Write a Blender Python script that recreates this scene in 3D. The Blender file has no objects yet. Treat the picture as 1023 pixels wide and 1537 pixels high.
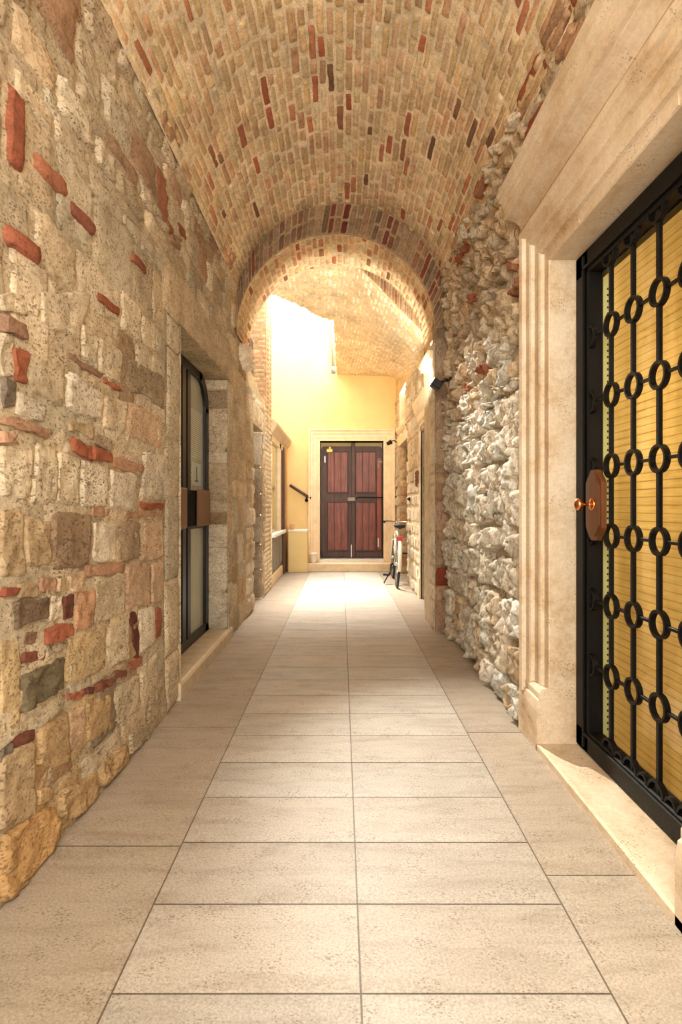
import bpy, bmesh, math, random
import numpy as np
from mathutils import Vector, Matrix

random.seed(7)
RNG = np.random.default_rng(11)
SC = bpy.context.scene
COL = SC.collection

# ------------------------------------------------------------------ camera constants (metres)
F, CX, CY, H = 833.0, 512.0, 758.0, 1.165     # focal length in px of the 1023x1537 frame, vanishing point, eye height
R, ZC = 0.975, 2.97                            # half width of the passage / spring height of its barrel vault


def srgb(r, g, b, a=1.0):
    f = lambda c: (c / 255 / 12.92) if c / 255 <= 0.04045 else ((c / 255 + 0.055) / 1.055) ** 2.4
    return (f(r), f(g), f(b), a)


# ------------------------------------------------------------------ numpy noise
_T = RNG.random(4096)


def vnoise(x, y, seed=0):
    x = np.asarray(x, float) + seed * 17.31
    y = np.asarray(y, float) + seed * 9.77
    xi, yi = np.floor(x).astype(np.int64), np.floor(y).astype(np.int64)
    fx, fy = x - xi, y - yi
    fx, fy = fx * fx * (3 - 2 * fx), fy * fy * (3 - 2 * fy)
    h = lambda a, b: _T[(a * 7919 + b * 104729 + (a * b) % 613 * 31 + seed * 131) % 4096]
    return ((h(xi, yi) * (1 - fx) + h(xi + 1, yi) * fx) * (1 - fy)
            + (h(xi, yi + 1) * (1 - fx) + h(xi + 1, yi + 1) * fx) * fy) * 2 - 1


def fbm(x, y, seed=0, octv=4):
    s, a, t = 0, 0.5, 0
    for k in range(octv):
        s = s + a * vnoise(np.asarray(x) * 2 ** k, np.asarray(y) * 2 ** k, seed + k)
        t += a
        a *= 0.55
    return s / t


# ------------------------------------------------------------------ object helpers
def link(name, me, mat, parent=None):
    o = bpy.data.objects.new(name, me)
    COL.objects.link(o)
    if mat is not None:
        me.materials.append(mat)
    if parent is not None:
        o.parent = parent
        o.matrix_parent_inverse = Matrix.Identity(4)
    return o


def obj(name, bm, mat, parent=None, smooth=False, loc=None):
    me = bpy.data.meshes.new(name)
    bmesh.ops.recalc_face_normals(bm, faces=bm.faces[:])
    bm.to_mesh(me)
    bm.free()
    if smooth:
        for p in me.polygons:
            p.use_smooth = True
    o = link(name, me, mat, parent)
    if loc is not None:
        o.location = loc
    return o


def struct(o, label=None, cat=None):
    o['kind'] = 'structure'
    if label:
        o['label'] = label
        o['category'] = cat
    return o


def tag(o, label, cat, group=None):
    o['label'] = label
    o['category'] = cat
    if group:
        o['group'] = group
    return o


def thing(name, label, cat, loc, group=None, rz=0.0):
    o = bpy.data.objects.new(name, None)
    COL.objects.link(o)
    o.location = loc
    o.rotation_euler = (0, 0, rz)
    o.empty_display_size = 0.1
    return tag(o, label, cat, group)


def box(bm, x0, x1, y0, y1, z0, z1, bev=0.0, seg=1):
    vs = [bm.verts.new((x, y, z)) for x in (x0, x1) for y in (y0, y1) for z in (z0, z1)]
    q = [(0, 1, 3, 2), (4, 6, 7, 5), (0, 4, 5, 1), (2, 3, 7, 6), (0, 2, 6, 4), (1, 5, 7, 3)]
    fs = [bm.faces.new([vs[i] for i in f]) for f in q]
    if bev > 0:
        es = list({e for f in fs for e in f.edges})
        bmesh.ops.bevel(bm, geom=es, offset=bev, segments=seg, affect='EDGES', profile=0.6)
    return bm


def prism(bm, pts, axis, a0, a1):
    """closed polygon pts (2D) extruded along axis 'x','y' or 'z'"""
    def P(p, a):
        return {'x': (a, p[0], p[1]), 'y': (p[0], a, p[1]), 'z': (p[0], p[1], a)}[axis]
    A = [bm.verts.new(P(p, a0)) for p in pts]
    B = [bm.verts.new(P(p, a1)) for p in pts]
    n = len(pts)
    for i in range(n):
        bm.faces.new((A[i], A[(i + 1) % n], B[(i + 1) % n], B[i]))
    bm.faces.new(A[::-1])
    bm.faces.new(B)
    return bm


def tube(bm, pts, r, seg=10, r1=None, closed=False):
    pts = [Vector(p) for p in pts]
    n = len(pts)
    rings = []
    up = None
    for i, p in enumerate(pts):
        if closed:
            d = (pts[(i + 1) % n] - pts[i - 1]).normalized()
        else:
            d = (pts[min(i + 1, n - 1)] - pts[max(i - 1, 0)]).normalized()
        if up is None:
            up = Vector((0, 0, 1)) if abs(d.z) < 0.9 else Vector((1, 0, 0))
        s = d.cross(up).normalized()
        u = s.cross(d).normalized()
        up = u
        rr = r if r1 is None else r + (r1 - r) * i / max(n - 1, 1)
        rings.append([bm.verts.new(p + (s * math.cos(a) + u * math.sin(a)) * rr)
                      for a in [2 * math.pi * k / seg for k in range(seg)]])
    m = n if closed else n - 1
    for i in range(m):
        A, B = rings[i], rings[(i + 1) % n]
        for k in range(seg):
            bm.faces.new((A[k], A[(k + 1) % seg], B[(k + 1) % seg], B[k]))
    if not closed:
        bm.faces.new(rings[0][::-1])
        bm.faces.new(rings[-1])
    return bm


def lathe(bm, prof, seg=20, M=None):
    """prof: (radius, height) list about local z"""
    rings = []
    for r_, z_ in prof:
        rings.append([bm.verts.new((r_ * math.cos(2 * math.pi * k / seg), r_ * math.sin(2 * math.pi * k / seg), z_))
                      for k in range(seg)])
    for A, B in zip(rings, rings[1:]):
        for k in range(seg):
            bm.faces.new((A[k], A[(k + 1) % seg], B[(k + 1) % seg], B[k]))
    bm.faces.new(rings[0][::-1])
    bm.faces.new(rings[-1])
    if M is not None:
        bmesh.ops.transform(bm, matrix=M, verts=[v for ring in rings for v in ring])
    return bm


def flat_ring(bm, c, ro, ri, depth, axis='x', a0=0.0, a1=2 * math.pi, seg=28):
    """an iron ring: rectangular section bent into a circle, lying across `axis`"""
    full = abs(a1 - a0 - 2 * math.pi) < 1e-6
    n = seg if full else seg + 1
    loops = []
    for i in range(n):
        a = a0 + (a1 - a0) * i / seg
        L = []
        for rr, dd in ((ri, -depth / 2), (ro, -depth / 2), (ro, depth / 2), (ri, depth / 2)):
            L.append(bm.verts.new((c[0] + dd, c[1] + rr * math.cos(a), c[2] + rr * math.sin(a))))
        loops.append(L)
    for i in range(n if full else n - 1):
        A, B = loops[i], loops[(i + 1) % n]
        for k in range(4):
            bm.faces.new((A[k], A[(k + 1) % 4], B[(k + 1) % 4], B[k]))
    if not full:
        bm.faces.new(loops[0])
        bm.faces.new(loops[-1][::-1])
    return bm


# ------------------------------------------------------------------ masonry meshes
class Masonry:
    """collects stone faces and mortar sheets (with a colour per vertex) into ONE wall mesh"""
    def __init__(s):
        s.V, s.C, s.Q, s.n = [], [], [], 0

    def grid(s, P, c):
        """P: (a,b,3) points, c: (a,b,4) or (4,) colour"""
        a, b = P.shape[:2]
        s.V.append(P.reshape(-1, 3))
        s.C.append(np.broadcast_to(np.asarray(c, float), (a, b, 4)).reshape(-1, 4))
        idx = np.arange(a * b).reshape(a, b) + s.n
        q = np.stack([idx[:-1, :-1], idx[1:, :-1], idx[1:, 1:], idx[:-1, 1:]], -1)
        s.n += a * b
        return q

    def sheet(s, S, us, vs, hf, col, holes=(), seed=0):
        us, vs = np.unique(np.round(us, 5)), np.unique(np.round(vs, 5))
        U, Vv = np.meshgrid(us, vs, indexing='ij')
        c = np.ones(U.shape + (4,)) * np.asarray(col)
        c[..., :3] *= (1 + 0.16 * fbm(U * 5, Vv * 5, seed + 3))[..., None]
        q = s.grid(S(U, Vv, hf(U, Vv)), c)
        uc, vc = (us[:-1] + us[1:]) / 2, (vs[:-1] + vs[1:]) / 2
        keep = np.ones((len(uc), len(vc)), bool)
        for (a, b, d, e) in holes:
            keep &= ~((uc[:, None] > a) & (uc[:, None] < b) & (vc[None] > d) & (vc[None] < e))
        s.Q.append(q[keep].reshape(-1, 4))

    def stone(s, S, quad, col, n=7, bulge=0.01, rnd=0.2, rough=0.004, base=0.0, edge=-0.012, jit=0.006, p=4, seed=0, m=None):
        """quad: 4 corners in wall coordinates (u,v), tl tr br bl order free"""
        m = m or n
        k = np.linspace(-1, 1, n)
        l = np.linspace(-1, 1, m)
        k, l = np.sign(k) * np.abs(k) ** 0.8, np.sign(l) * np.abs(l) ** 0.8
        A, B = np.meshgrid(k, l, indexing='ij')
        a = A * np.sqrt(1 - rnd * 0.5 * B ** 2)
        b = B * np.sqrt(1 - rnd * 0.5 * A ** 2)
        (u0, v0), (u1, v1), (u2, v2), (u3, v3) = quad
        w = [(1 - a) * (1 + b) / 4, (1 + a) * (1 + b) / 4, (1 + a) * (1 - b) / 4, (1 - a) * (1 - b) / 4]
        U = w[0] * u0 + w[1] * u1 + w[2] * u2 + w[3] * u3
        V = w[0] * v0 + w[1] * v1 + w[2] * v2 + w[3] * v3
        if jit:
            U = U + jit * fbm(U * 9, V * 9, seed + 1, 3) * 1.6
            V = V + jit * fbm(U * 9, V * 9, seed + 5, 3) * 1.6
        prof = (1 - np.abs(A) ** p) * (1 - np.abs(B) ** p)
        h = edge + (base - edge + bulge) * np.clip(prof * 1.6, 0, 1) ** 0.7
        h = h + rough * fbm(U * 22, V * 22, seed + 9, 3) * np.clip(prof * 2, 0, 1) * 1.6
        s.Q.append(s.grid(S(U, V, h), col).reshape(-1, 4))

    def build(s, name, mat, parent=None, smooth=True):
        V, C, Q = np.concatenate(s.V), np.concatenate(s.C), np.concatenate(s.Q)
        me = bpy.data.meshes.new(name)
        me.vertices.add(len(V))
        me.vertices.foreach_set('co', V.astype(np.float32).ravel())
        me.loops.add(len(Q) * 4)
        me.loops.foreach_set('vertex_index', Q.astype(np.int32).ravel())
        me.polygons.add(len(Q))
        me.polygons.foreach_set('loop_start', np.arange(0, len(Q) * 4, 4, dtype=np.int32))
        me.polygons.foreach_set('loop_total', np.full(len(Q), 4, np.int32))
        at = me.attributes.new('Col', 'FLOAT_COLOR', 'POINT')
        at.data.foreach_set('color', np.clip(C, 0, 1).astype(np.float32).ravel())
        me.update(calc_edges=True)
        me.validate()
        if smooth:
            me.polygons.foreach_set('use_smooth', np.ones(len(me.polygons), bool))
        return link(name, me, mat, parent)


def rect(u0, u1, v0, v1):
    return ((u0, v1), (u1, v1), (u1, v0), (u0, v0))


def soft(c, s=.86):
    L = srgb(*c)
    g = .3 * L[0] + .55 * L[1] + .15 * L[2]
    return tuple(min(1, g + (x - g) * s) for x in L[:3])


def pick(pal, var=0.08, pit=None):
    c, pt = pal[RNG.integers(len(pal))]
    k = 1 + var * RNG.normal()
    t = 1 + min(0.03, var * .5) * RNG.normal()
    L = soft(c)
    return (min(L[0] * k * t, 1), min(L[1] * k, 1), min(L[2] * k / t, 1), pt if pit is None else pit)


def courses(u0, u1, v0, v1, hr, wr, gap, holes=(), skip=(), vfun=None):
    """random masonry courses; yields rectangles (u0,u1,v0,v1) that keep out of the holes"""
    v = v0
    while v < v1 - 0.02:
        hh = RNG.uniform(*hr)
        ve = min(v + hh, v1)
        for (a, b, d, e) in holes:      # course lines follow the heads of the openings
            for edge_ in (d, e):
                if v + 0.04 < edge_ < ve + 0.05:
                    ve = edge_
        iv = [(u0, u1)]
        for (a, b, d, e) in holes:
            if ve > d + 0.005 and v < e - 0.005:
                nv = []
                for (p_, q_) in iv:
                    if b <= p_ or a >= q_:
                        nv.append((p_, q_))
                    else:
                        if a > p_: nv.append((p_, a))
                        if b < q_: nv.append((b, q_))
                iv = nv
        for (p_, q_) in iv:
            u = p_
            while u < q_ - 0.01:
                w = RNG.uniform(*wr)
                ue = q_ if q_ - (u + w) < wr[0] * 0.7 else u + w
                r_ = (u + gap / 2, ue - gap / 2, v + gap / 2, ve - gap / 2)
                ok = True
                for (a, b, d, e) in skip:
                    ou = min(r_[1], b) - max(r_[0], a)
                    ov = min(r_[3], e) - max(r_[2], d)
                    if ou > 0.012 and ov > 0.012:
                        ok = False
                        break
                if ok and r_[1] - r_[0] > 0.02 and r_[3] - r_[2] > 0.015:
                    yield r_
                u = ue
        v = ve


# ------------------------------------------------------------------ materials
def nt(name):
    m = bpy.data.materials.new(name)
    m.use_nodes = True
    t = m.node_tree
    b = t.nodes['Principled BSDF']
    return m, t.nodes, t.links, b


def N(nodes, kind, **kw):
    n = nodes.new(kind)
    for k, v in kw.items():
        if k in n.inputs:
            n.inputs[k].default_value = v
        else:
            setattr(n, k, v)
    return n


def mapping(nodes, links, scale=(1, 1, 1), rot=(0, 0, 0)):
    tc = nodes.new('ShaderNodeTexCoord')
    mp = nodes.new('ShaderNodeMapping')
    mp.inputs['Scale'].default_value = scale
    mp.inputs['Rotation'].default_value = rot
    links.new(tc.outputs['Object'], mp.inputs['Vector'])
    return mp.outputs['Vector']


def ramp(nodes, links, src, stops):
    r_ = nodes.new('ShaderNodeValToRGB')
    cr = r_.color_ramp
    while len(cr.elements) < len(stops):
        cr.elements.new(0.5)
    for e, (p, c) in zip(cr.elements, stops):
        e.position = p
        e.color = c if len(c) == 4 else (*c, 1)
    links.new(src, r_.inputs['Fac'])
    return r_.outputs['Color']


def mixc(nodes, links, fac, a, b, mode='MIX'):
    m = nodes.new('ShaderNodeMix')
    m.data_type = 'RGBA'
    m.blend_type = mode
    for sock, v in ((m.inputs[0], fac), (m.inputs[6], a), (m.inputs[7], b)):
        if isinstance(v, (int, float)):
            sock.default_value = v
        elif isinstance(v, tuple):
            sock.default_value = v
        else:
            links.new(v, sock)
    return m.outputs[2]


def math_(nodes, links, op, a, b=0.0):
    m = nodes.new('ShaderNodeMath')
    m.operation = op
    for s_, v in ((m.inputs[0], a), (m.inputs[1], b)):
        if isinstance(v, (int, float)):
            s_.default_value = v
        else:
            links.new(v, s_)
    return m.outputs[0]


def g3(v):
    return (v, v, v, 1)


def masonry_mat(name, pit_scale=1.0, bump=0.5, rough=0.85, stretch=(1, 1, 2.2), mottle=0.3, pits=True):
    m, n, l, b = nt(name)
    at = n.new('ShaderNodeAttribute')
    at.attribute_name = 'Col'
    v1 = mapping(n, l)
    v2 = mapping(n, l, stretch)
    big = N(n, 'ShaderNodeTexNoise', Scale=3.5, Detail=6.0, Roughness=0.6)
    l.new(v1, big.inputs['Vector'])
    mid = N(n, 'ShaderNodeTexNoise', Scale=18.0, Detail=8.0, Roughness=0.68)
    l.new(v2, mid.inputs['Vector'])
    fine = N(n, 'ShaderNodeTexNoise', Scale=95.0, Detail=6.0, Roughness=0.7)
    l.new(v1, fine.inputs['Vector'])
    c = mixc(n, l, 1.0, at.outputs['Color'], ramp(n, l, big.outputs['Fac'], [(0.3, g3(1 - mottle)), (0.7, g3(1 + mottle * 0.5))]), 'MULTIPLY')
    c = mixc(n, l, 1.0, c, ramp(n, l, mid.outputs['Fac'], [(0.28, (0.58, 0.51, 0.42)), (0.48, g3(0.98)), (0.74, g3(1.2))]), 'MULTIPLY')
    c = mixc(n, l, 0.6, c, ramp(n, l, fine.outputs['Fac'], [(0.3, g3(0.5)), (0.7, g3(1.3))]), 'MULTIPLY')
    hgt = math_(n, l, 'ADD', math_(n, l, 'MULTIPLY', mid.outputs['Fac'], 0.55), math_(n, l, 'MULTIPLY', fine.outputs['Fac'], 0.3))
    if pits:
        vo = N(n, 'ShaderNodeTexVoronoi', Scale=58.0 * pit_scale)
        l.new(v2, vo.inputs['Vector'])
        pm = N(n, 'ShaderNodeTexNoise', Scale=9.0, Detail=4.0, Roughness=0.6)
        l.new(v2, pm.inputs['Vector'])
        thr = math_(n, l, 'MULTIPLY', math_(n, l, 'SUBTRACT', pm.outputs['Fac'], 0.33), 1.25)
        hole = math_(n, l, 'GREATER_THAN', thr, vo.outputs['Distance'])
        hole = math_(n, l, 'MULTIPLY', hole, at.outputs['Alpha'])
        pit2 = N(n, 'ShaderNodeTexNoise', Scale=46.0 * pit_scale, Detail=3.0, Roughness=0.5)
        l.new(v2, pit2.inputs['Vector'])
        p2 = ramp(n, l, pit2.outputs['Fac'], [(0.33, g3(1)), (0.40, g3(0))])
        p2 = math_(n, l, 'MULTIPLY', p2, at.outputs['Alpha'])
        hole = math_(n, l, 'MAXIMUM', hole, p2)
        c = mixc(n, l, math_(n, l, 'MULTIPLY', hole, 0.72), c, srgb(84, 60, 36))
        hgt = math_(n, l, 'SUBTRACT', hgt, math_(n, l, 'MULTIPLY', hole, 0.5))
    l.new(c, b.inputs['Base Color'])
    b.inputs['Roughness'].default_value = rough
    b.inputs['Specular IOR Level'].default_value = 0.25
    bp = n.new('ShaderNodeBump')
    bp.inputs['Strength'].default_value = bump
    bp.inputs['Distance'].default_value = 0.012
    l.new(hgt, bp.inputs['Height'])
    l.new(bp.outputs['Normal'], b.inputs['Normal'])
    return m


def simple_mat(name, col, rough=0.5, metal=0.0, spec=0.5, var=0.12, nscale=14.0, bump=0.0, stretch=(1, 1, 1), detail=5.0):
    m, n, l, b = nt(name)
    v = mapping(n, l, stretch)
    t = N(n, 'ShaderNodeTexNoise', Scale=nscale, Detail=detail, Roughness=0.62)
    l.new(v, t.inputs['Vector'])
    c = mixc(n, l, 1.0, col, ramp(n, l, t.outputs['Fac'], [(0.28, g3(1 - var * 1.4)), (0.72, g3(1 + var))]), 'MULTIPLY')
    l.new(c, b.inputs['Base Color'])
    b.inputs['Roughness'].default_value = rough
    b.inputs['Metallic'].default_value = metal
    b.inputs['Specular IOR Level'].default_value = spec
    if bump:
        bp = n.new('ShaderNodeBump')
        bp.inputs['Strength'].default_value = bump
        bp.inputs['Distance'].default_value = 0.006
        l.new(t.outputs['Fac'], bp.inputs['Height'])
        l.new(bp.outputs['Normal'], b.inputs['Normal'])
    return m


def travertine_mat(name, rough=0.5, stretch=(2.0, 9.0, 9.0), holes=0.5, vein=0.22, speck=70.0):
    """polished / honed travertine: attribute colour, veins, small dark holes"""
    m, n, l, b = nt(name)
    at = n.new('ShaderNodeAttribute')
    at.attribute_name = 'Col'
    v = mapping(n, l, stretch)
    v0 = mapping(n, l)
    a = N(n, 'ShaderNodeTexNoise', Scale=1.6, Detail=8.0, Roughness=0.62, Distortion=0.6)
    l.new(v, a.inputs['Vector'])
    g = N(n, 'ShaderNodeTexNoise', Scale=150.0, Detail=3.0, Roughness=0.6)
    l.new(v0, g.inputs['Vector'])
    big = N(n, 'ShaderNodeTexNoise', Scale=2.2, Detail=4.0)
    l.new(v0, big.inputs['Vector'])
    c = mixc(n, l, 1.0, at.outputs['Color'], ramp(n, l, a.outputs['Fac'], [(0.25, (1 - vein, 1 - vein * 1.15, 1 - vein * 1.4)), (0.5, g3(1)), (0.75, g3(1 + vein * 0.6))]), 'MULTIPLY')
    c = mixc(n, l, 0.8, c, ramp(n, l, g.outputs['Fac'], [(0.32, g3(0.68)), (0.68, g3(1.2))]), 'MULTIPLY')
    c = mixc(n, l, 0.6, c, ramp(n, l, big.outputs['Fac'], [(0.3, (0.86, 0.83, 0.78)), (0.7, g3(1.06))]), 'MULTIPLY')
    vo = N(n, 'ShaderNodeTexVoronoi', Scale=speck)
    l.new(mapping(n, l, (1, 1.6, 1)), vo.inputs['Vector'])
    pm = N(n, 'ShaderNodeTexNoise', Scale=11.0, Detail=5.0, Roughness=0.65)
    l.new(v0, pm.inputs['Vector'])
    thr = math_(n, l, 'MULTIPLY', math_(n, l, 'SUBTRACT', pm.outputs['Fac'], 0.36), holes)
    hole = math_(n, l, 'GREATER_THAN', thr, vo.outputs['Distance'])
    c = mixc(n, l, math_(n, l, 'MULTIPLY', hole, 0.6), c, srgb(105, 88, 66))
    l.new(c, b.inputs['Base Color'])
    b.inputs['Roughness'].default_value = rough
    b.inputs['Specular IOR Level'].default_value = 0.4
    bp = n.new('ShaderNodeBump')
    bp.inputs['Strength'].default_value = 0.12
    bp.inputs['Distance'].default_value = 0.002
    l.new(math_(n, l, 'SUBTRACT', g.outputs['Fac'], hole), bp.inputs['Height'])
    l.new(bp.outputs['Normal'], b.inputs['Normal'])
    return m


def wood_mat(name, c0, c1, rough=0.45):
    m, n, l, b = nt(name)
    v = mapping(n, l, (16, 16, 1.2))
    t = N(n, 'ShaderNodeTexNoise', Scale=2.2, Detail=8.0, Roughness=0.65, Distortion=0.4)
    l.new(v, t.inputs['Vector'])
    t2 = N(n, 'ShaderNodeTexNoise', Scale=3.0, Detail=4.0)
    l.new(mapping(n, l), t2.inputs['Vector'])
    c = ramp(n, l, t.outputs['Fac'], [(0.3, c0), (0.68, c1)])
    c = mixc(n, l, 0.6, c, ramp(n, l, t2.outputs['Fac'], [(0.3, g3(0.6)), (0.7, g3(1.2))]), 'MULTIPLY')
    l.new(c, b.inputs['Base Color'])
    b.inputs['Roughness'].default_value = rough
    bp = n.new('ShaderNodeBump')
    bp.inputs['Strength'].default_value = 0.2
    bp.inputs['Distance'].default_value = 0.004
    l.new(t.outputs['Fac'], bp.inputs['Height'])
    l.new(bp.outputs['Normal'], b.inputs['Normal'])
    return m


M_LEFT = masonry_mat('old_ashlar_and_brick', 1.0, 0.75, stretch=(1, 1, 1.7))
M_RUBBLE = masonry_mat('pale_rubble', 1.0, 0.9, stretch=(1.6, 1.6, 0.7), mottle=0.22)
M_VAULT = masonry_mat('vault_brick', 1.3, 0.5, stretch=(1.6, 1.0, 1.6), mottle=0.28)
M_DRESSED = masonry_mat('dressed_stone', 0.9, 0.35, 0.7, stretch=(1, 1, 1.5), mottle=0.16)
M_FLOOR = travertine_mat('honed_travertine', 0.52, holes=1.35, speck=95.0)
M_IRON = simple_mat('black_iron', srgb(9, 8, 8), 0.5, 0.0, 0.22, 0.3, 40, 0.25)
M_BLACK = simple_mat('black_paint', srgb(11, 11, 13), 0.4, 0.0, 0.35, 0.15, 30)
M_COPPER = simple_mat('polished_copper', srgb(226, 150, 96), 0.18, 1.0, 0.5, 0.06, 20)
M_BRONZE = simple_mat('brown_bronze', srgb(120, 84, 62), 0.38, 0.35, 0.5, 0.12, 20, stretch=(1, 1, 6))
M_PLATE = wood_mat('handle_plate_wood', srgb(74, 42, 20), srgb(118, 70, 36), 0.35)
M_RED = wood_mat('red_brown_wood', srgb(84, 40, 30), srgb(150, 82, 64), 0.45)
M_REDL = wood_mat('orange_brown_wood', srgb(120, 50, 24), srgb(176, 84, 44), 0.45)
M_DARKW = wood_mat('dark_brown_wood', srgb(56, 34, 28), srgb(98, 64, 52), 0.5)
M_YELLOW = simple_mat('yellow_plaster', srgb(230, 203, 142), 0.9, 0, 0.2, 0.07, 2.0, 0.1)
M_YPIER = simple_mat('cream_yellow_paint', srgb(238, 212, 150), 0.8, 0, 0.2, 0.03, 3.0)
M_CREAM = simple_mat('cream_stone', srgb(236, 214, 176), 0.75, 0, 0.3, 0.1, 9.0, 0.2)
M_WHITE = simple_mat('white_paint', srgb(232, 228, 218), 0.6, 0, 0.4, 0.05, 12.0)
M_GREYP = simple_mat('grey_metal', srgb(138, 132, 120), 0.5, 0.3, 0.5, 0.15, 12.0)
M_PIPE = simple_mat('grey_pipe', srgb(150, 146, 134), 0.4, 0.6, 0.5, 0.08, 10.0)
M_RUBBER = simple_mat('black_rubber', srgb(26, 26, 28), 0.6, 0, 0.4, 0.1, 40.0)
M_REFL = simple_mat('red_plastic', srgb(196, 24, 20), 0.3, 0, 0.5, 0.05, 30.0)
M_BIKE = simple_mat('white_bicycle_paint', srgb(214, 208, 188), 0.3, 0, 0.5, 0.04, 20.0)
M_CHROME = simple_mat('steel', srgb(190, 186, 178), 0.28, 1.0, 0.5, 0.05, 20.0)
M_GROUT = simple_mat('grout', srgb(132, 120, 100), 0.9, 0, 0.2, 0.15, 30.0)


# ------------------------------------------------------------------ surfaces of the passage
def wob(U, V, seed):
    return 0.014 * fbm(U * 0.9, V * 0.9, seed, 2)


def S_left(U, V, h):
    h = h + wob(U, V, 21)
    ph = np.clip((V - ZC) / R, 0, 3.2)
    X = -(R - h) * np.cos(ph)
    Z = np.where(V < ZC, V, ZC + (R - h) * np.sin(ph))
    return np.stack([X, U, Z], -1)


def S_right(U, V, h):
    h = h + wob(U, V, 41)
    ph = np.clip((V - ZC) / R, 0, 3.2)
    X = (R - h) * np.cos(ph)
    Z = np.where(V < ZC, V, ZC + (R - h) * np.sin(ph))
    return np.stack([X, U, Z], -1)


def S_vault(U, P, h):           # P: arc length from the left springing
    ph = P / R
    return np.stack([-(R - h) * np.cos(ph), U, ZC + (R - h) * np.sin(ph)], -1)


def plane_x(x, sgn):
    return lambda U, V, h: np.stack([x + sgn * h + 0 * U, U, V + 0 * U], -1)


def plane_y(y, sgn=-1):         # U is X, V is Z; faces -Y for sgn=-1
    return lambda U, V, h: np.stack([U, y + sgn * h + 0 * U, V + 0 * U], -1)


def Lp(x, y):                   # where a sight line through (x, y) meets the left wall, in (Y, Z)
    Y = R * F / (CX - x)
    return (Y, H - (y - CY) / F * Y)


# ================================================================== LEFT WALL
PALE = [((206, 188, 154), .8), ((214, 197, 164), .9), ((198, 178, 142), .8), ((208, 186, 148), .7), ((192, 172, 138), .9)]
OCHRE = [((190, 154, 104), .6), ((198, 166, 116), .7), ((182, 146, 98), .6)]
BRICKS = [((166, 96, 60), .4), ((156, 84, 52), .4), ((178, 112, 76), .4), ((142, 80, 56), .5)]
SPECIAL = []


def sp(c, pts, col, pit=.7, **kw):
    ox, oy, k = {1: (0, 440, .2542), 2: (0, 760, .2542), 3: (0, 560, .5468)}[c]
    q = [Lp(ox + p[0] * k, oy + p[1] * k) for p in pts]
    cy_, cz_ = sum(p[0] for p in q) / 4, sum(p[1] for p in q) / 4
    q = [(cy_ + (p[0] - cy_) * 1.045, cz_ + (p[1] - cz_) * 1.045) for p in q]
    SPECIAL.append((q, soft(col) + (pit,), kw))


pale, pal2, wht, tan_, och, taupe, mauve = (208, 189, 154), (200, 180, 144), (218, 203, 174), (190, 162, 118), (192, 158, 106), (164, 142, 110), (150, 112, 84)
sal, red, dred, olive, dgrey, pink = (184, 138, 102), (164, 88, 50), (108, 58, 42), (112, 100, 72), (122, 108, 88), (204, 170, 132)
sp(1, [(0, 0), (220, 0), (215, 150), (0, 90)], pal2)
sp(1, [(232, 0), (546, 0), (468, 285), (232, 175)], pale)
sp(1, [(0, 110), (140, 180), (135, 280), (0, 220)], mauve, .3, bulge=.03)
sp(1, [(65, 300), (148, 330), (145, 540), (70, 520)], red, .15, bulge=.02)
sp(1, [(0, 505), (75, 540), (72, 680), (0, 690)], dgrey, .4, bulge=.02)
sp(1, [(0, 240), (55, 240), (60, 510), (0, 500)], pal2)
sp(1, [(155, 330), (385, 420), (370, 680), (155, 560)], pal2)
sp(1, [(85, 575), (255, 650), (258, 765), (85, 730)], wht)
sp(1, [(388, 430), (610, 600), (600, 760), (382, 690)], wht, .6, bulge=.018, rnd=.5)
sp(1, [(400, 340), (620, 490), (600, 512), (400, 378)], mauve, .3)
sp(1, [(622, 490), (720, 560), (715, 592), (622, 530)], red, .1)
sp(1, [(485, 170), (580, 250), (570, 450), (490, 390)], pale)
sp(1, [(585, 255), (722, 350), (704, 545), (585, 460)], pale)
sp(1, [(740, 370), (970, 500), (970, 690), (740, 560)], taupe, .8)
sp(1, [(620, 610), (745, 640), (735, 830), (612, 790)], pal2)
sp(1, [(755, 630), (960, 740), (950, 930), (745, 830)], pink)
sp(1, [(0, 715), (300, 790), (270, 850), (0, 780)], sal, .3)
sp(1, [(0, 812), (70, 840), (62, 880), (0, 880)], sal, .2, bulge=.02)
sp(1, [(420, 850), (530, 905), (535, 990), (425, 920)], red, .1, bulge=.022)
sp(1, [(533, 912), (655, 940), (650, 1000), (533, 987)], red, .1, bulge=.024)
sp(1, [(658, 960), (845, 1010), (845, 1065), (658, 1030)], sal, .3)
sp(1, [(565, 800), (660, 870), (650, 930), (548, 880)], taupe, .6)
sp(1, [(400, 750), (560, 800), (545, 870), (400, 800)], tan_, .5)
sp(1, [(0, 885), (190, 905), (165, 1210), (0, 1200)], pale)
sp(1, [(200, 880), (330, 920), (320, 1240), (180, 1230)], pale, .9)
sp(1, [(336, 922), (465, 965), (455, 1262), (326, 1244)], pale, .9)
sp(1, [(470, 985), (645, 1020), (630, 1262), (470, 1255)], wht, .9)
sp(1, [(652, 1040), (815, 1072), (810, 1278), (652, 1268)], wht)
sp(1, [(850, 930), (1012, 960), (1012, 1220), (836, 1210)], wht, .9)
sp(1, [(840, 1230), (972, 1240), (970, 1275), (840, 1270)], (160, 80, 44), .3, bulge=.02)
sp(1, [(835, 1282), (970, 1282), (970, 1312), (822, 1320)], sal, .2)
sp(1, [(540, 1270), (660, 1265), (650, 1312), (540, 1330)], sal, .2)
sp(1, [(735, 1285), (815, 1285), (815, 1320), (735, 1320)], sal, .2)
sp(2, [(0, 20), (132, 20), (132, 420), (0, 430)], tan_)
sp(2, [(142, 90), (290, 90), (295, 340), (150, 340)], (198, 170, 124))
sp(2, [(302, 40), (535, 40), (520, 345), (302, 385)], (156, 128, 96), .9, bulge=.012)
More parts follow.
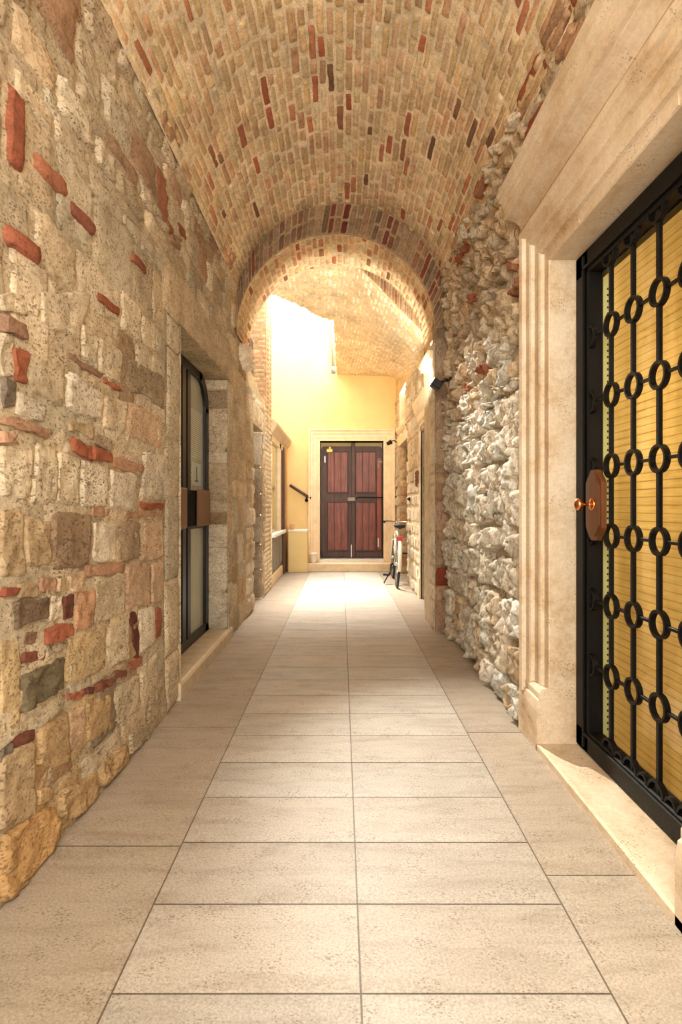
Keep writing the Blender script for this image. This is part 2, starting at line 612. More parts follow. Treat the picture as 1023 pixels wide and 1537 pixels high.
sp(2, [(547, 85), (695, 90), (690, 320), (549, 320)], (222, 206, 176), .5)
sp(2, [(706, 85), (834, 90), (830, 320), (706, 325)], (172, 146, 114), .8)
sp(2, [(852, 90), (970, 80), (970, 315), (852, 320)], pink, .6)
sp(2, [(505, 345), (745, 335), (740, 390), (510, 425)], sal, .4)
sp(2, [(412, 400), (500, 370), (520, 500), (415, 515)], pink, .4)
sp(2, [(563, 430), (745, 400), (745, 640), (563, 695)], pal2, .7)
sp(2, [(445, 505), (558, 490), (558, 705), (440, 745)], (200, 150, 106), .4)
sp(2, [(757, 335), (893, 325), (893, 575), (752, 615)], pink, .6)
sp(2, [(905, 330), (965, 320), (965, 560), (900, 570)], pink, .5)
sp(2, [(0, 470), (75, 475), (75, 525), (0, 530)], (154, 78, 48), .3, bulge=.02)
sp(2, [(235, 430), (330, 430), (320, 510), (240, 520)], sal, .2)
sp(2, [(82, 470), (230, 460), (230, 540), (82, 560)], tan_, .4)
sp(2, [(335, 420), (408, 420), (408, 500), (335, 500)], tan_, .4)
sp(2, [(60, 565), (283, 532), (278, 640), (60, 740)], (126, 104, 78), .9, bulge=.02)
sp(2, [(290, 520), (355, 515), (350, 655), (275, 680)], wht, .9)
sp(2, [(367, 530), (430, 520), (430, 650), (372, 660)], dred, .4, bulge=.008)
sp(2, [(245, 722), (430, 690), (425, 770), (250, 815)], (168, 92, 58), .3, bulge=.02)
sp(2, [(130, 760), (240, 745), (240, 812), (130, 830)], mauve, .3)
sp(2, [(120, 860), (258, 832), (250, 900), (120, 935)], (136, 74, 52), .5)
sp(2, [(265, 820), (390, 790), (380, 850), (265, 890)], (170, 152, 124), 1.)
sp(2, [(120, 985), (382, 890), (362, 1090), (120, 1230)], olive, .6, bulge=.025, rough=.012)
sp(2, [(0, 775), (108, 762), (103, 1325), (0, 1365)], (196, 168, 116), .7)
sp(2, [(402, 770), (633, 702), (628, 968), (394, 1068)], (202, 174, 124), .7)
sp(2, [(640, 712), (768, 652), (772, 900), (640, 958)], pale, .7)
sp(2, [(774, 630), (818, 622), (830, 945), (792, 900)], (102, 52, 40), .5, bulge=.0)
sp(2, [(830, 612), (918, 588), (918, 788), (832, 868)], wht, .6)
sp(2, [(923, 592), (955, 592), (946, 770), (923, 780)], (156, 84, 52), .3, bulge=.008)
sp(2, [(570, 1050), (750, 960), (740, 1002), (570, 1108)], (138, 78, 56), .8)
sp(2, [(762, 930), (835, 890), (830, 940), (772, 970)], (164, 94, 64), .4)
sp(2, [(395, 1112), (495, 1075), (490, 1120), (400, 1150)], (172, 96, 62), .3)
sp(2, [(513, 1078), (557, 1065), (552, 1110), (513, 1120)], dred, .3)
sp(2, [(70, 1382), (215, 1310), (205, 1378), (70, 1450)], (120, 66, 48), .7)
sp(2, [(0, 1412), (65, 1390), (65, 1450), (0, 1500)], dgrey, .8)
sp(2, [(218, 1316), (400, 1220), (400, 1534), (212, 1545)], och, .6, bulge=.016)
sp(2, [(410, 1206), (500, 1172), (495, 1400), (410, 1448)], pink, .6)
sp(2, [(510, 1152), (658, 1112), (662, 1318), (510, 1398)], och, .6)
sp(2, [(672, 1082), (820, 985), (820, 1200), (682, 1296)], pal2, .8)
sp(2, [(828, 960), (928, 856), (924, 1156), (828, 1196)], pal2, .8)
sp(3, [(0, 1046), (92, 1005), (98, 1226), (0, 1248)], tan_, .7, bulge=.016)
sp(3, [(105, 1148), (140, 1130), (140, 1172), (105, 1190)], och, .6, bulge=.02)
sp(3, [(0, 1264), (150, 1182), (150, 1300), (0, 1476)], (204, 158, 92), .7, bulge=.035, rough=.014, rnd=.5)
sp(3, [(160, 1152), (260, 1094), (260, 1178), (160, 1256)], och, .7, bulge=.03, rough=.012, rnd=.4)
sp(3, [(266, 1074), (345, 1014), (345, 1068), (266, 1148)], och, .7, bulge=.025, rough=.012, rnd=.4)
sp(3, [(350, 990), (400, 960), (400, 1000), (350, 1050)], pal2, .8, bulge=.02)

DOOR_L = (3.34, 4.75, 0.10, 2.24)          # opening of the glass door in the left wall (Y0,Y1,Z0,Z1)
NICHE_L = (6.20, 6.95, 0.0, 2.08)
w = Masonry()
mort = soft((200, 180, 144)) + (.7,)
us = np.concatenate([np.arange(-1.6, 1.0, .06), np.arange(1.0, 5.12, .022), [5.75, DOOR_L[0], DOOR_L[1]]])
us = us[us <= 5.76]
us = np.concatenate([us, np.arange(5.15, 5.75, .04)])
vs = np.concatenate([np.arange(-.02, 3.35, .024), [DOOR_L[2], DOOR_L[3]]])
w.sheet(S_left, us, vs, lambda U, V: -.009 + .006 * fbm(U * 12, V * 12, 2) + .008 * fbm(U * 45, V * 45, 7, 2), mort, [DOOR_L])
bbs = []
for i, (q, c, kw) in enumerate(SPECIAL):
    ys, zs = [p[0] for p in q], [p[1] for p in q]
    bbs.append((min(ys), max(ys), min(zs), max(zs)))
    k = dict(bulge=.005, rnd=.12, rough=.006, n=17, seed=i)
    k.update(kw)
    k['bulge'] = .001 + k['bulge'] * .5
    w.stone(S_left, q, c, edge=-.010, jit=.010, p=12, **k)
# dressed stones about the glass door
quoin = []
z = .0
while z < 2.24:
    zz = min(z + RNG.uniform(.28, .52), 2.24)
    if 2.24 - zz < .12: zz = 2.24
    quoin.append((3.10 - RNG.uniform(0, .04), 3.335, z + .003, zz - .003))
    z = zz
z = .0
while z < 2.24:
    zz = min(z + RNG.uniform(.28, .5), 2.24)
    if 2.24 - zz < .12: zz = 2.24
    quoin.append((4.755, 4.92 + RNG.uniform(0, .05), z + .003, zz - .003))
    z = zz
quoin += [(3.02, 3.72, 2.245, 2.56), (3.726, 4.36, 2.245, 2.52), (4.366, 4.98, 2.245, 2.55)]
for i, r_ in enumerate(quoin):
    w.stone(S_left, rect(*r_), pick(PALE, .05), n=11, bulge=.006, rnd=.02, rough=.003, edge=-.006, jit=.002, p=10, seed=200 + i)
    bbs.append(r_)
# coursed ashlar and patches everywhere else
k = 0
for (a, b, d, e) in courses(-1.6, 5.70, .0, 2.55, (.16, .34), (.18, .46), .006, [(3.08, 4.94, 0, 2.5)], []):
    k += 1
    dv = RNG.normal(0, .012, 4)
    du = RNG.normal(0, .010, 4)
    q = ((a + du[0], e + dv[0]), (b + du[1], e + dv[1]), (b + du[2], d + dv[2]), (a + du[3], d + dv[3]))
    c = pick(PALE if d > .55 else PALE + OCHRE, .07)
    if RNG.random() < .05: c = pick([((168, 142, 108), .8), ((150, 128, 98), .8)], .06)
    w.stone(S_left, q, c, n=13 if a > .8 else 6, bulge=RNG.uniform(-.005, .000), rnd=RNG.uniform(.03, .25), rough=.005, edge=-.012, jit=.012, p=14, seed=300 + k)
for (a, b, d, e) in courses(-1.6, 5.12, 2.55, 3.32, (.09, .22), (.14, .40), .006, [], []):
    k += 1
    dv, du = RNG.normal(0, .014, 4), RNG.normal(0, .012, 4)
    q = ((a + du[0], e + dv[0]), (b + du[1], e + dv[1]), (b + du[2], d + dv[2]), (a + du[3], d + dv[3]))
    c = pick(PALE + [((186, 160, 122), .8), ((178, 140, 104), .6)], .08)
    if RNG.random() < .04: c = pick([((172, 110, 78), .3), ((160, 96, 66), .3)], .1)
    w.stone(S_left, q, c, n=10 if a > .8 else 5, bulge=RNG.uniform(-.003, .010), rnd=RNG.uniform(.1, .4), rough=.010, edge=-.014, jit=.010, p=10, seed=700 + k)
# thin brick levelling courses between the ashlars
for (y0, y1, z0, z1) in [(1.62, 1.70, 2.16, 2.42), (1.75, 1.98, 2.24, 2.30), (1.98, 2.2, 2.22, 2.27), (1.60, 1.80, 1.93, 1.99),
                         (2.2, 2.44, 1.98, 2.02), (3.0, 3.22, 2.72, 2.76), (2.55, 2.75, 2.30, 2.34), (3.3, 3.5, 2.82, 2.86)]:
    k += 1
    w.stone(S_left, rect(y0, y1, z0, z1), pick(BRICKS, .1), n=9, bulge=.010, rnd=.2, rough=.006, edge=-.014, jit=.008, p=6, seed=900 + k)
WALL_L = struct(w.build('wall_left', M_LEFT))

# far part of the left wall, beyond the arch: low wall with a doorway niche, its top falling away
w = Masonry()
FARST = [((222, 200, 164), .6), ((212, 188, 150), .7), ((226, 208, 176), .5), ((204, 178, 140), .6)]
topz = lambda Y: 2.66 - (Y - 5.75) * .124
S_lf = lambda U, V, h: np.stack([-.985 + h, U, np.minimum(V, topz(U))], -1)
w.sheet(S_lf, np.concatenate([np.arange(5.7, 7.3, .05), np.arange(7.3, 7.86, .05), [6.2, 6.95, 7.85]]), np.concatenate([np.arange(-.02, 2.7, .05), [2.08]]),
        lambda U, V: .012 * fbm(U * 6, V * 6, 5), srgb(206, 184, 148)[:3] + (.5,), [NICHE_L])
for i, (a, b, d, e) in enumerate(courses(5.7, 7.10, 0, 2.40, (.14, .26), (.14, .34), .012, [NICHE_L])):
    w.stone(S_lf, rect(a, b, d, e), pick(FARST, .06), n=8, bulge=RNG.uniform(.01, .03), rnd=.3, rough=.012, edge=-.02, jit=.012, p=6, seed=1200 + i)
for i, (a, b, d, e) in enumerate(courses(7.10, 7.85, 0, 2.36, (.058, .066), (.2, .26), .01, [])):
    w.stone(S_lf, rect(a, b, d, e), pick([((228, 208, 170), .1), ((232, 214, 180), .1)], .04), n=4, bulge=.012, rnd=.05, rough=.002, edge=-.01, jit=.002, seed=1400 + i)
# thickness / top of that wall
yy = np.linspace(5.7, 7.86, 12)
P = np.stack([np.stack([np.full_like(yy, x), yy, topz(yy) - .004], -1) for x in (-.985, -1.3)], 0)
w.Q.append(w.grid(P, srgb(214, 190, 152)[:3] + (.4,)).reshape(-1, 4))
# niche: far jamb, near jamb, back and soffit
S_nj = plane_y(6.95)
w.sheet(S_nj, np.arange(-1.5, -.98, .04), np.arange(0, 2.09, .05), lambda U, V: 0 * U, srgb(168, 150, 122)[:3] + (.6,))
z = 0.0
i = 0
while z < 2.07:
    zz = min(z + RNG.uniform(.26, .46), 2.08)
    w.stone(S_nj, rect(-1.16, -.99, z + .003, zz - .003), pick([((196, 176, 146), .6), ((184, 164, 136), .6), ((202, 184, 154), .6)], .05), n=7, bulge=.008, rnd=.05, rough=.004, edge=-.006, jit=.002, p=8, seed=1500 + i)
    z = zz
    i += 1
w.sheet(plane_y(6.2, 1), np.array([-1.5, -1.2, -.98]), np.array([0, 1., 2.08]), lambda U, V: 0 * U, srgb(168, 150, 122)[:3] + (.6,))
w.sheet(plane_x(-1.5, 1), np.array([6.2, 6.6, 6.95]), np.array([0, 1., 2.08]), lambda U, V: 0 * U, srgb(120, 98, 72)[:3] + (.6,))
w.sheet(lambda U, V, h: np.stack([U, V, 2.08 + 0 * U], -1), np.array([-1.5, -1.2, -.98]), np.array([6.2, 6.6, 6.95]), lambda U, V: 0 * U, srgb(190, 168, 136)[:3] + (.6,))
struct(w.build('wall_left_courtyard', M_RUBBLE))

# set-back upper wall and the brick corner above the low wall
w = Masonry()
S_tf = plane_y(7.3)
w.sheet(S_tf, np.array([-1.7, -1.4, -1.2, -.985]), np.arange(2.2, 4.81, .2), lambda U, V: 0 * U, srgb(196, 160, 116)[:3] + (.2,))
TB = [((220, 176, 130), .2), ((224, 184, 138), .2), ((214, 168, 122), .2), ((228, 192, 146), .2), ((218, 160, 122), .2), ((206, 162, 116), .2)]
z, i = 2.2, 0
while z < 4.75:
    hgt = RNG.uniform(.052, .075)
    off = RNG.uniform(0, .2)
    for a in (-1.62 + off, -1.40 + off, -1.18 + off):
        w.stone(S_tf, rect(a, min(a + .215, -.99), z, z + hgt - .008), pick(TB, .08), n=4, bulge=.008, rnd=.05, rough=.003, edge=-.006, jit=.003, seed=1600 + i) if a < -1.02 else None
        i += 1
    z += hgt
S_ts = plane_x(-.985, 1)
w.sheet(S_ts, np.array([7.3, 7.5, 7.7, 7.85]), np.arange(2.2, 4.81, .2), lambda U, V: 0 * U, srgb(226, 190, 140)[:3] + (.2,))
z = 2.2
while z < 4.75:
    w.stone(S_ts, rect(7.31, 7.56 + .0, z, z + .055), pick(TB, .06), n=4, bulge=.008, rnd=.05, rough=.003, edge=-.006, jit=.003, seed=1700 + i)
    w.stone(S_ts, rect(7.57, 7.84, z, z + .055), pick(TB, .06), n=4, bulge=.008, rnd=.05, rough=.003, edge=-.006, jit=.003, seed=1701 + i)
    z += .064
    i += 2
w.sheet(plane_x(-1.19, 1), np.array([5.6, 6.0, 6.6, 7.31]), np.arange(2.2, 4.81, .2), lambda U, V: 0 * U, srgb(206, 172, 126)[:3] + (.2,), [])
w.sheet(lambda U, V, h: np.stack([U, 7.85 + 0 * U, V], -1), np.array([-1.7, -1.3, -.985]), np.arange(2.2, 4.81, .3), lambda U, V: 0 * U, srgb(226, 196, 146)[:3] + (.2,))
struct(w.build('wall_left_upper', M_VAULT))

bm = bmesh.new()
box(bm, -1.185, -1.15, 6.86, 7.26, 2.3, 3.3, .004)
win = struct(obj('window_1', bm, simple_mat('blue_grey_paint', srgb(70, 80, 88), .5)))
bm = bmesh.new()
box(bm, -1.151, -1.143, 6.92, 7.2, 2.36, 3.24)
obj('pane', bm, simple_mat('dark_glass', srgb(26, 32, 38), .1, 0, .6, .02), win)

# ================================================================== RIGHT WALL (rubble) with the gate opening
GATE = (1.52, 2.64, -.05, 2.33)
w = Masonry()
GR = [((222, 213, 190), .45), ((228, 219, 198), .4), ((212, 201, 176), .5), ((232, 223, 202), .4), ((216, 203, 176), .5)]
TANR = [((212, 188, 150), .5), ((204, 178, 140), .5), ((218, 196, 160), .45), ((196, 168, 130), .5), ((208, 180, 140), .5)]
SURR = (1.2, 2.92, -.05, 2.74)
BEHIND = (1.31, 2.86, -.05, 2.58)          # the wall proper stops behind the surround             # masonry stays clear of the stone surround
w.sheet(S_right, np.concatenate([np.arange(-1.6, 2.6, .1), np.arange(2.6, 5.20, .024), [BEHIND[0], BEHIND[1]]]),
        np.concatenate([np.arange(-.02, 3.4, .026), [BEHIND[3]]]),
        lambda U, V: -.014 + .02 * fbm(U * 9, V * 9, 12) + .012 * fbm(U * 30, V * 30, 17, 2), srgb(206, 192, 164)[:3] + (.8,), [BEHIND])
k = 0
for (a, b, d, e) in courses(2.92, 5.09, .0, 1.85, (.15, .25), (.13, .26), .002, [SURR]):
    k += 1
    du, dv = RNG.normal(0, .018, 4), RNG.normal(0, .016, 4) + RNG.normal(0, .02)
    q = ((a + du[0], e + dv[0]), (b + du[1], e + dv[1]), (b + du[2], max(d + dv[2], 0)), (a + du[3], max(d + dv[3], 0)))
    w.stone(S_right, q, pick(GR + (TANR[:2] if d < .3 else []), .06), n=17, bulge=RNG.uniform(.018, .05), rnd=RNG.uniform(.3, .7), rough=.03, base=.0, edge=-.026, jit=.022, p=5, seed=2000 + k)
for (a, b, d, e) in courses(2.9, 5.09, 1.85, 3.3, (.09, .20), (.10, .28), .010, [SURR]):
    k += 1
    du, dv = RNG.normal(0, .02, 4), RNG.normal(0, .02, 4)
    q = ((a + du[0], e + dv[0]), (b + du[1], e + dv[1]), (b + du[2], d + dv[2]), (a + du[3], d + dv[3]))
    c = pick(TANR + (GR if e < 2.3 else []), .08)
    if RNG.random() < .05 + .05 * (a < 3.4):
        c = pick([((164, 92, 58), .4), ((180, 116, 78), .4)], .08)
        q = rect(a, a + .8 * (b - a), d + .02, min(e, d + .085))
    w.stone(S_right, q, c, n=15, bulge=RNG.uniform(.01, .05), rnd=RNG.uniform(.2, .7), rough=.034, base=.0, edge=-.05, jit=.024, p=4, seed=2400 + k)
for (a, b, d, e) in courses(-1.6, 2.95, 2.6, 3.3, (.055, .075), (.18, .30), .006, [SURR]):
    k += 1
    c = pick([((176, 96, 56), .3), ((162, 84, 50), .3)], .08) if RNG.random() < .16 else pick(TANR[:3] + [((196, 150, 106), .4), ((186, 140, 100), .4)], .08)
    w.stone(S_right, rect(a, b, d, e), c, n=10 if a > 1 else 5, m=6, bulge=RNG.uniform(.006, .02), rnd=.15, rough=.012, edge=-.016, jit=.008, p=6, seed=2800 + k)
for (a, b, d, e) in courses(-1.6, 1.2, .0, 2.6, (.18, .3), (.25, .5), .012, []):
    k += 1
    w.stone(S_right, rect(a, b, d, e), pick(TANR, .08), n=5, bulge=.02, rnd=.35, rough=.02, edge=-.03, jit=.02, p=5, seed=2900 + k)
struct(w.build('wall_right', M_RUBBLE))

# ================================================================== BARREL VAULT
w = Masonry()
VB = [((226, 194, 138), .3), ((231, 203, 148), .3), ((220, 184, 128), .3), ((228, 190, 138), .3), ((222, 176, 126), .25), ((217, 187, 128), .4),
      ((234, 209, 160), .3), ((210, 173, 120), .4), ((224, 188, 138), .3), ((216, 166, 118), .3), ((224, 190, 130), .3)]
VR = [((190, 108, 64), .15), ((180, 98, 58), .15), ((198, 124, 78), .2), ((166, 112, 70), .4), ((142, 98, 64), .5), ((204, 136, 88), .2)]
A0, A1 = .30, math.pi * R - .30
w.sheet(S_vault, np.concatenate([np.arange(-1.6, 5.12, .12), [5.14]]), np.arange(A0 - .1, A1 + .13, .03),
        lambda U, V: -.001 + .002 * fbm(U * 20, V * 20, 3), srgb(240, 221, 186)[:3] + (.15,))
row, k = A0 - .09, 0
while row < A1 + .08:
    hw = RNG.uniform(.048, .064)
    u = -1.6 - RNG.uniform(0, .3)
    while u < 5.12:
        L = RNG.uniform(.17, .29) if RNG.random() < .8 else RNG.uniform(.09, .14)
        ue = min(u + L, 5.13)
        if u > -.2 or k % 1 == 0:
            t_ = row / (math.pi * R)
            pr = .035 + .09 * math.exp(-((t_ - .5) / .16) ** 2) * (u < 4.2) + .16 * (t_ > .80)
            c = pick(VR, .1) if RNG.random() < pr else pick(VB, .08)
            sk = RNG.normal(0, .002, 4)
            q = ((u + .0025, row + hw - .0025 + sk[0]), (ue - .0025, row + hw - .0025 + sk[1]), (ue - .0025, row + .0025 + sk[2]), (u + .0025, row + .0025 + sk[3]))
            w.stone(S_vault, q, c, n=9 if u > 2.6 else 5, m=5 if u > 2.6 else 4, bulge=RNG.uniform(.002, .011), rnd=.08, rough=.005, edge=-.008, jit=.004, p=8, seed=4000 + k)
        k += 1
        u = ue
    row += hw
struct(w.build('ceiling', M_VAULT))

# ================================================================== ARCH RIB between the vault and the courtyard
RI, XI, ZI = .91, -.05, 2.74               # its inner curve sits lower
Y0R, Y1R = 5.10, 5.75


def rib_out(ph):
    return np.stack([-R * np.cos(ph), ZC + R * np.sin(ph)], -1)


def rib_in(ph):
    return np.stack([XI - RI * np.cos(ph), ZI + RI * np.sin(ph)], -1)


def S_ribf(U, V, h):    # U: angle, V: 0 inner .. 1 outer
    a, b = rib_in(U), rib_out(np.clip(U, 0, math.pi))
    p = a * (1 - V[..., None]) + b * V[..., None]
    return np.stack([p[..., 0], Y0R - h, p[..., 1]], -1)


w = Masonry()
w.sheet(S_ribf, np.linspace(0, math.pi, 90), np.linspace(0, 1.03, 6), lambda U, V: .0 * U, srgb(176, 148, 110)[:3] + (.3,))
RIB_SHADE = [((150, 122, 88), .4), ((136, 106, 76), .4), ((164, 132, 94), .4), ((128, 96, 68), .4), ((158, 118, 82), .4), ((146, 100, 68), .4)]  # bricks darkened: shade of the rib's front face put into their colour
ph, k = .10, 0
while ph < math.pi - .08:
    dp = RNG.uniform(.055, .072)
    col = pick(RIB_SHADE, .1) if RNG.random() > .1 else pick([((110, 48, 34), .3), ((136, 66, 44), .3)], .08)
    cuts = [0.02, 1.0] if RNG.random() < .35 else [0.02, RNG.choice([.45, .55, .62]), 1.0]
    for a, b in zip(cuts, cuts[1:]):
        w.stone(S_ribf, rect(ph + .004, ph + dp - .004, a + .012, b - .012), col, n=5, bulge=.012, rnd=.08, rough=.004, edge=-.004, jit=.004, seed=5000 + k)
        k += 1
    ph += dp


def S_ribi(U, V, h):    # U: Y, V: angle * RI
    a = V / RI
    return np.stack([XI - (RI - h) * np.cos(a), U, ZI + (RI - h) * np.sin(a)], -1)


w.sheet(S_ribi, np.linspace(Y0R, Y1R, 10), np.linspace(0, math.pi * RI, 90), lambda U, V: .001 * fbm(U * 20, V * 20, 9), srgb(232, 206, 164)[:3] + (.2,))
row = .02
RB = VB + [((222, 178, 132), .2), ((226, 188, 142), .2), ((210, 150, 110), .2)]
while row < math.pi * RI - .03:
    hw = RNG.uniform(.052, .066)
    u = Y0R - RNG.uniform(0, .15)
    while u < Y1R - .02:
        ue = min(u + RNG.uniform(.16, .28), Y1R)
        c = pick(VR, .08) if RNG.random() < .13 else pick(RB, .07)
        w.stone(S_ribi, rect(max(u, Y0R) + .003, ue - .003, row + .0025, row + hw - .0025), c, n=5, bulge=.007, rnd=.06, rough=.004, edge=-.008, jit=.004, p=8, seed=5400 + k)
        k += 1
        u = ue
    row += hw
# back of the rib, closing it
w.sheet(lambda U, V, h: S_ribf(U, V, h * 0) + np.array([0, Y1R - Y0R, 0]), np.linspace(0, math.pi, 60), np.array([0, .5, 1.0]), lambda U, V: 0 * U, srgb(200, 172, 130)[:3] + (.3,))
struct(w.build('trim_1', M_VAULT))

# ================================================================== REAR VAULT (pale, open to the sky on the left)
front = np.array([(-1.25, 3.58), (-.85, 3.68), (-.4, 3.77), (0, 3.75), (.15, 3.66), (.317, 3.50), (.46, 3.35), (.607, 3.187), (.74, 3.06), (.828, 2.967), (.91, 2.85), (.975, 2.66)])
back = np.array([(-1.25, 3.54), (-.85, 3.54), (-.4, 3.53), (-.1, 3.51), (.15, 3.50), (.35, 3.50), (.55, 3.50), (.72, 3.495), (.84, 3.49), (.94, 3.48), (1.0, 3.42)])


def resample(P, t):
    d = np.r_[0, np.cumsum(np.hypot(*np.diff(P, axis=0).T))]
    d /= d[-1]
    return np.stack([np.interp(t, d, P[:, 0]), np.interp(t, d, P[:, 1])], -1)


YB = 10.02


def S_rear(T, Sx, h):           # T along the curve 0..1, Sx depth 0..1
    a, b = resample(front, T), resample(back, T)
    p = a * (1 - Sx[..., None]) + b * Sx[..., None]
    return np.stack([p[..., 0], Y1R + (YB - Y1R) * Sx, p[..., 1] - h], -1)


def cut_y(X):
    return np.interp(X, [-1.25, -.83, -.6, -.41, -.25, -.1, -.085, 1.2], [6.25, 6.56, 6.92, 7.25, 7.42, 7.5, YB, YB])


w = Masonry()
ts = np.linspace(0, 1, 110)
ss = np.linspace(0, 1, 90)
T, Sx = np.meshgrid(ts, ss, indexing='ij')
P = S_rear(T, Sx, .006 * fbm(T * 30, Sx * 30, 4))
ymax = cut_y(P[..., 0])
c = np.ones(T.shape + (4,)) * np.array(srgb(238, 214, 170)[:3] + (.6,))
q = w.grid(P, c)
yc = (P[:-1, :-1, 1] + P[1:, 1:, 1]) / 2
xc = (P[:-1, :-1, 0] + P[1:, 1:, 0]) / 2
w.Q.append(q[yc < cut_y(xc)].reshape(-1, 4))
PB = [((246, 226, 190), .4), ((248, 231, 200), .4), ((242, 218, 180), .5), ((238, 208, 168), .4), ((249, 234, 206), .3)]
k = 0
tt = .0
LEN = 3.0
while tt < .99:
    dt = RNG.uniform(.018, .024)
    s_ = -RNG.uniform(0, .05)
    while s_ < 1:
        ds = RNG.uniform(.04, .065)
        a, b = max(s_, 0), min(s_ + ds, 1)
        mid = S_rear(np.array([tt + dt / 2]), np.array([b]), 0)[0]
        if b - a > .015 and mid[1] < cut_y(mid[0]) - .01 and RNG.random() < .9:
            w.stone(S_rear, rect(tt + .0012, tt + dt - .0012, a + .001, b - .001), pick(PB, .05), n=4, bulge=RNG.uniform(.002, .012), rnd=.2, rough=.004, edge=-.008, jit=.0, seed=6000 + k)
            k += 1
        s_ += ds
    tt += dt
# the step between rib and rear vault on the right, facing the passage
phs = np.linspace(math.pi * .5, math.pi, 40)
top = rib_in(phs)
xs = top[:, 0]
zf = np.interp(xs, front[:, 0], front[:, 1])
zf = np.where(phs > math.pi - .05, 2.5, zf)
P = np.stack([np.stack([xs, np.full_like(xs, Y1R + .001), top[:, 1] + .02], -1), np.stack([xs, np.full_like(xs, Y1R + .001), np.minimum(zf, top[:, 1])], -1)], 0)
w.Q.append(w.grid(P, srgb(176, 146, 106)[:3] + (.4,)).reshape(-1, 4))  # shade on this step is put into its darker colour
S_w = lambda U, V, h: np.stack([np.interp(U, np.arange(40), xs), Y1R - h, np.interp(U, np.arange(40), np.minimum(zf, top[:, 1])) * (1 - V) + V * (np.interp(U, np.arange(40), top[:, 1]))], -1)
for i in range(8, 38):
    w.stone(S_w, rect(i + .05, i + .95, .03, .97), pick(RIB_SHADE, .1), n=4, bulge=.008, rnd=.05, rough=.003, edge=-.003, jit=0, seed=6500 + i)
struct(w.build('ceiling_courtyard', M_VAULT))

# white lump of mortar and a grey block at the springing of the arch on the left
w = Masonry()
w.stone(lambda U, V, h: np.stack([-.985 + h, U, V], -1), rect(5.3, 5.78, 2.50, 2.76), srgb(240, 226, 202)[:3] + (.3,), n=16, bulge=.09, rnd=.7, rough=.03, edge=-.03, jit=.02, p=2, seed=71)
struct(w.build('trim_2', M_DRESSED))

# ================================================================== RIGHT PILASTER and the far right wall
w = Masonry()
PX0, PX1 = .860, .985
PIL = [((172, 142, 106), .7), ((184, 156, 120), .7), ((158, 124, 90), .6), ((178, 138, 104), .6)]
S_pf = plane_y(Y0R + .0)
S_ps = plane_x(PX0, -1)
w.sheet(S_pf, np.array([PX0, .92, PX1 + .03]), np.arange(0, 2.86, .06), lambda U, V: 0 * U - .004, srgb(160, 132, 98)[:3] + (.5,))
w.sheet(S_ps, np.linspace(Y0R, Y1R, 9), np.arange(0, 2.76, .06), lambda U, V: .004 * fbm(U * 9, V * 9, 3), srgb(226, 206, 172)[:3] + (.4,))
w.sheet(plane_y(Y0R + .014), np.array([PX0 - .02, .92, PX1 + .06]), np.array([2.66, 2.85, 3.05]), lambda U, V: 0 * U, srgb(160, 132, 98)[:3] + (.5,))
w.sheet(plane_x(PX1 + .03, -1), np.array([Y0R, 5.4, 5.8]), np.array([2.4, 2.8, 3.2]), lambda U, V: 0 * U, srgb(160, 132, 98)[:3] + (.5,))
z, i = 0.0, 0
while z < 2.78:
    zz = z + RNG.uniform(.07, .34)
    if zz > 2.7: zz = 2.8
    w.stone(S_pf, rect(PX0 + .006, PX1 + .02, z + .003, zz - .003), pick(PIL, .07) if i != 2 else srgb(134, 62, 40)[:3] + (.3,), n=7, bulge=.012, rnd=.15, rough=.01, edge=-.006, jit=.006, p=6, seed=7000 + i)
    if zz < 2.75:
        w.stone(S_ps, rect(Y0R + .003, Y0R + RNG.uniform(.2, .3), z + .003, zz - .003), pick([((236, 222, 196), .4), ((230, 212, 182), .4)], .04), n=7, bulge=.014, rnd=.15, rough=.01, edge=-.006, jit=.006, p=6, seed=7100 + i)  # flank stones whitened: the light falling on them is put into the colour
    z = zz
    i += 1
w.sheet(plane_y(Y1R, 1), np.array([PX0, 1.0, 1.2]), np.array([0, 1.4, 2.74]), lambda U, V: 0 * U, srgb(206, 184, 148)[:3] + (.5,))
# doorway recess 5.75 .. 6.88, wall 6.88 .. 8.25, recess 8.25 .. 9.4
REC1 = (5.75, 6.88, -.05, 2.08)
REC2 = (8.25, 9.40, -.05, 2.15)
NWIN = (8.5, 9.4, 2.43, 3.05)
S_rf = plane_x(.985, -1)
w.sheet(S_rf, np.concatenate([np.arange(5.75, 10.05, .05), [6.88, 8.25, 9.4, 8.5]]), np.concatenate([np.arange(0, 3.56, .06), [2.08, 2.15, 2.43, 3.05]]),
        lambda U, V: .008 * fbm(U * 7, V * 7, 31), srgb(224, 202, 164)[:3] + (.5,), [REC1, REC2, NWIN])
for i, (a, b, d, e) in enumerate(courses(5.78, 9.98, 0, 3.0, (.13, .24), (.16, .36), .012, [REC1, REC2, NWIN])):
    w.stone(S_rf, rect(a, b, d, e), pick(FARST + [((230, 210, 172), .6)], .05), n=8, bulge=RNG.uniform(.004, .024), rnd=.25, rough=.01, edge=-.014, jit=.01, p=6, seed=7300 + i)
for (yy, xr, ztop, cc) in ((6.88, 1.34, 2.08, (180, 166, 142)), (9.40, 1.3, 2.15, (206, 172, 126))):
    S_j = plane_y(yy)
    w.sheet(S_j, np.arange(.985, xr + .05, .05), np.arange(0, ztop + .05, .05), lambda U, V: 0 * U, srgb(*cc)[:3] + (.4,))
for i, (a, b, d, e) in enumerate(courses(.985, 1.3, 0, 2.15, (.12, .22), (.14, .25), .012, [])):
    w.stone(plane_y(9.40), rect(a, b, d, e), pick([((214, 180, 132), .5), ((222, 190, 142), .5), ((204, 160, 116), .5)], .06), n=6, bulge=.02, rnd=.3, rough=.01, edge=-.01, jit=.008, seed=7500 + i)
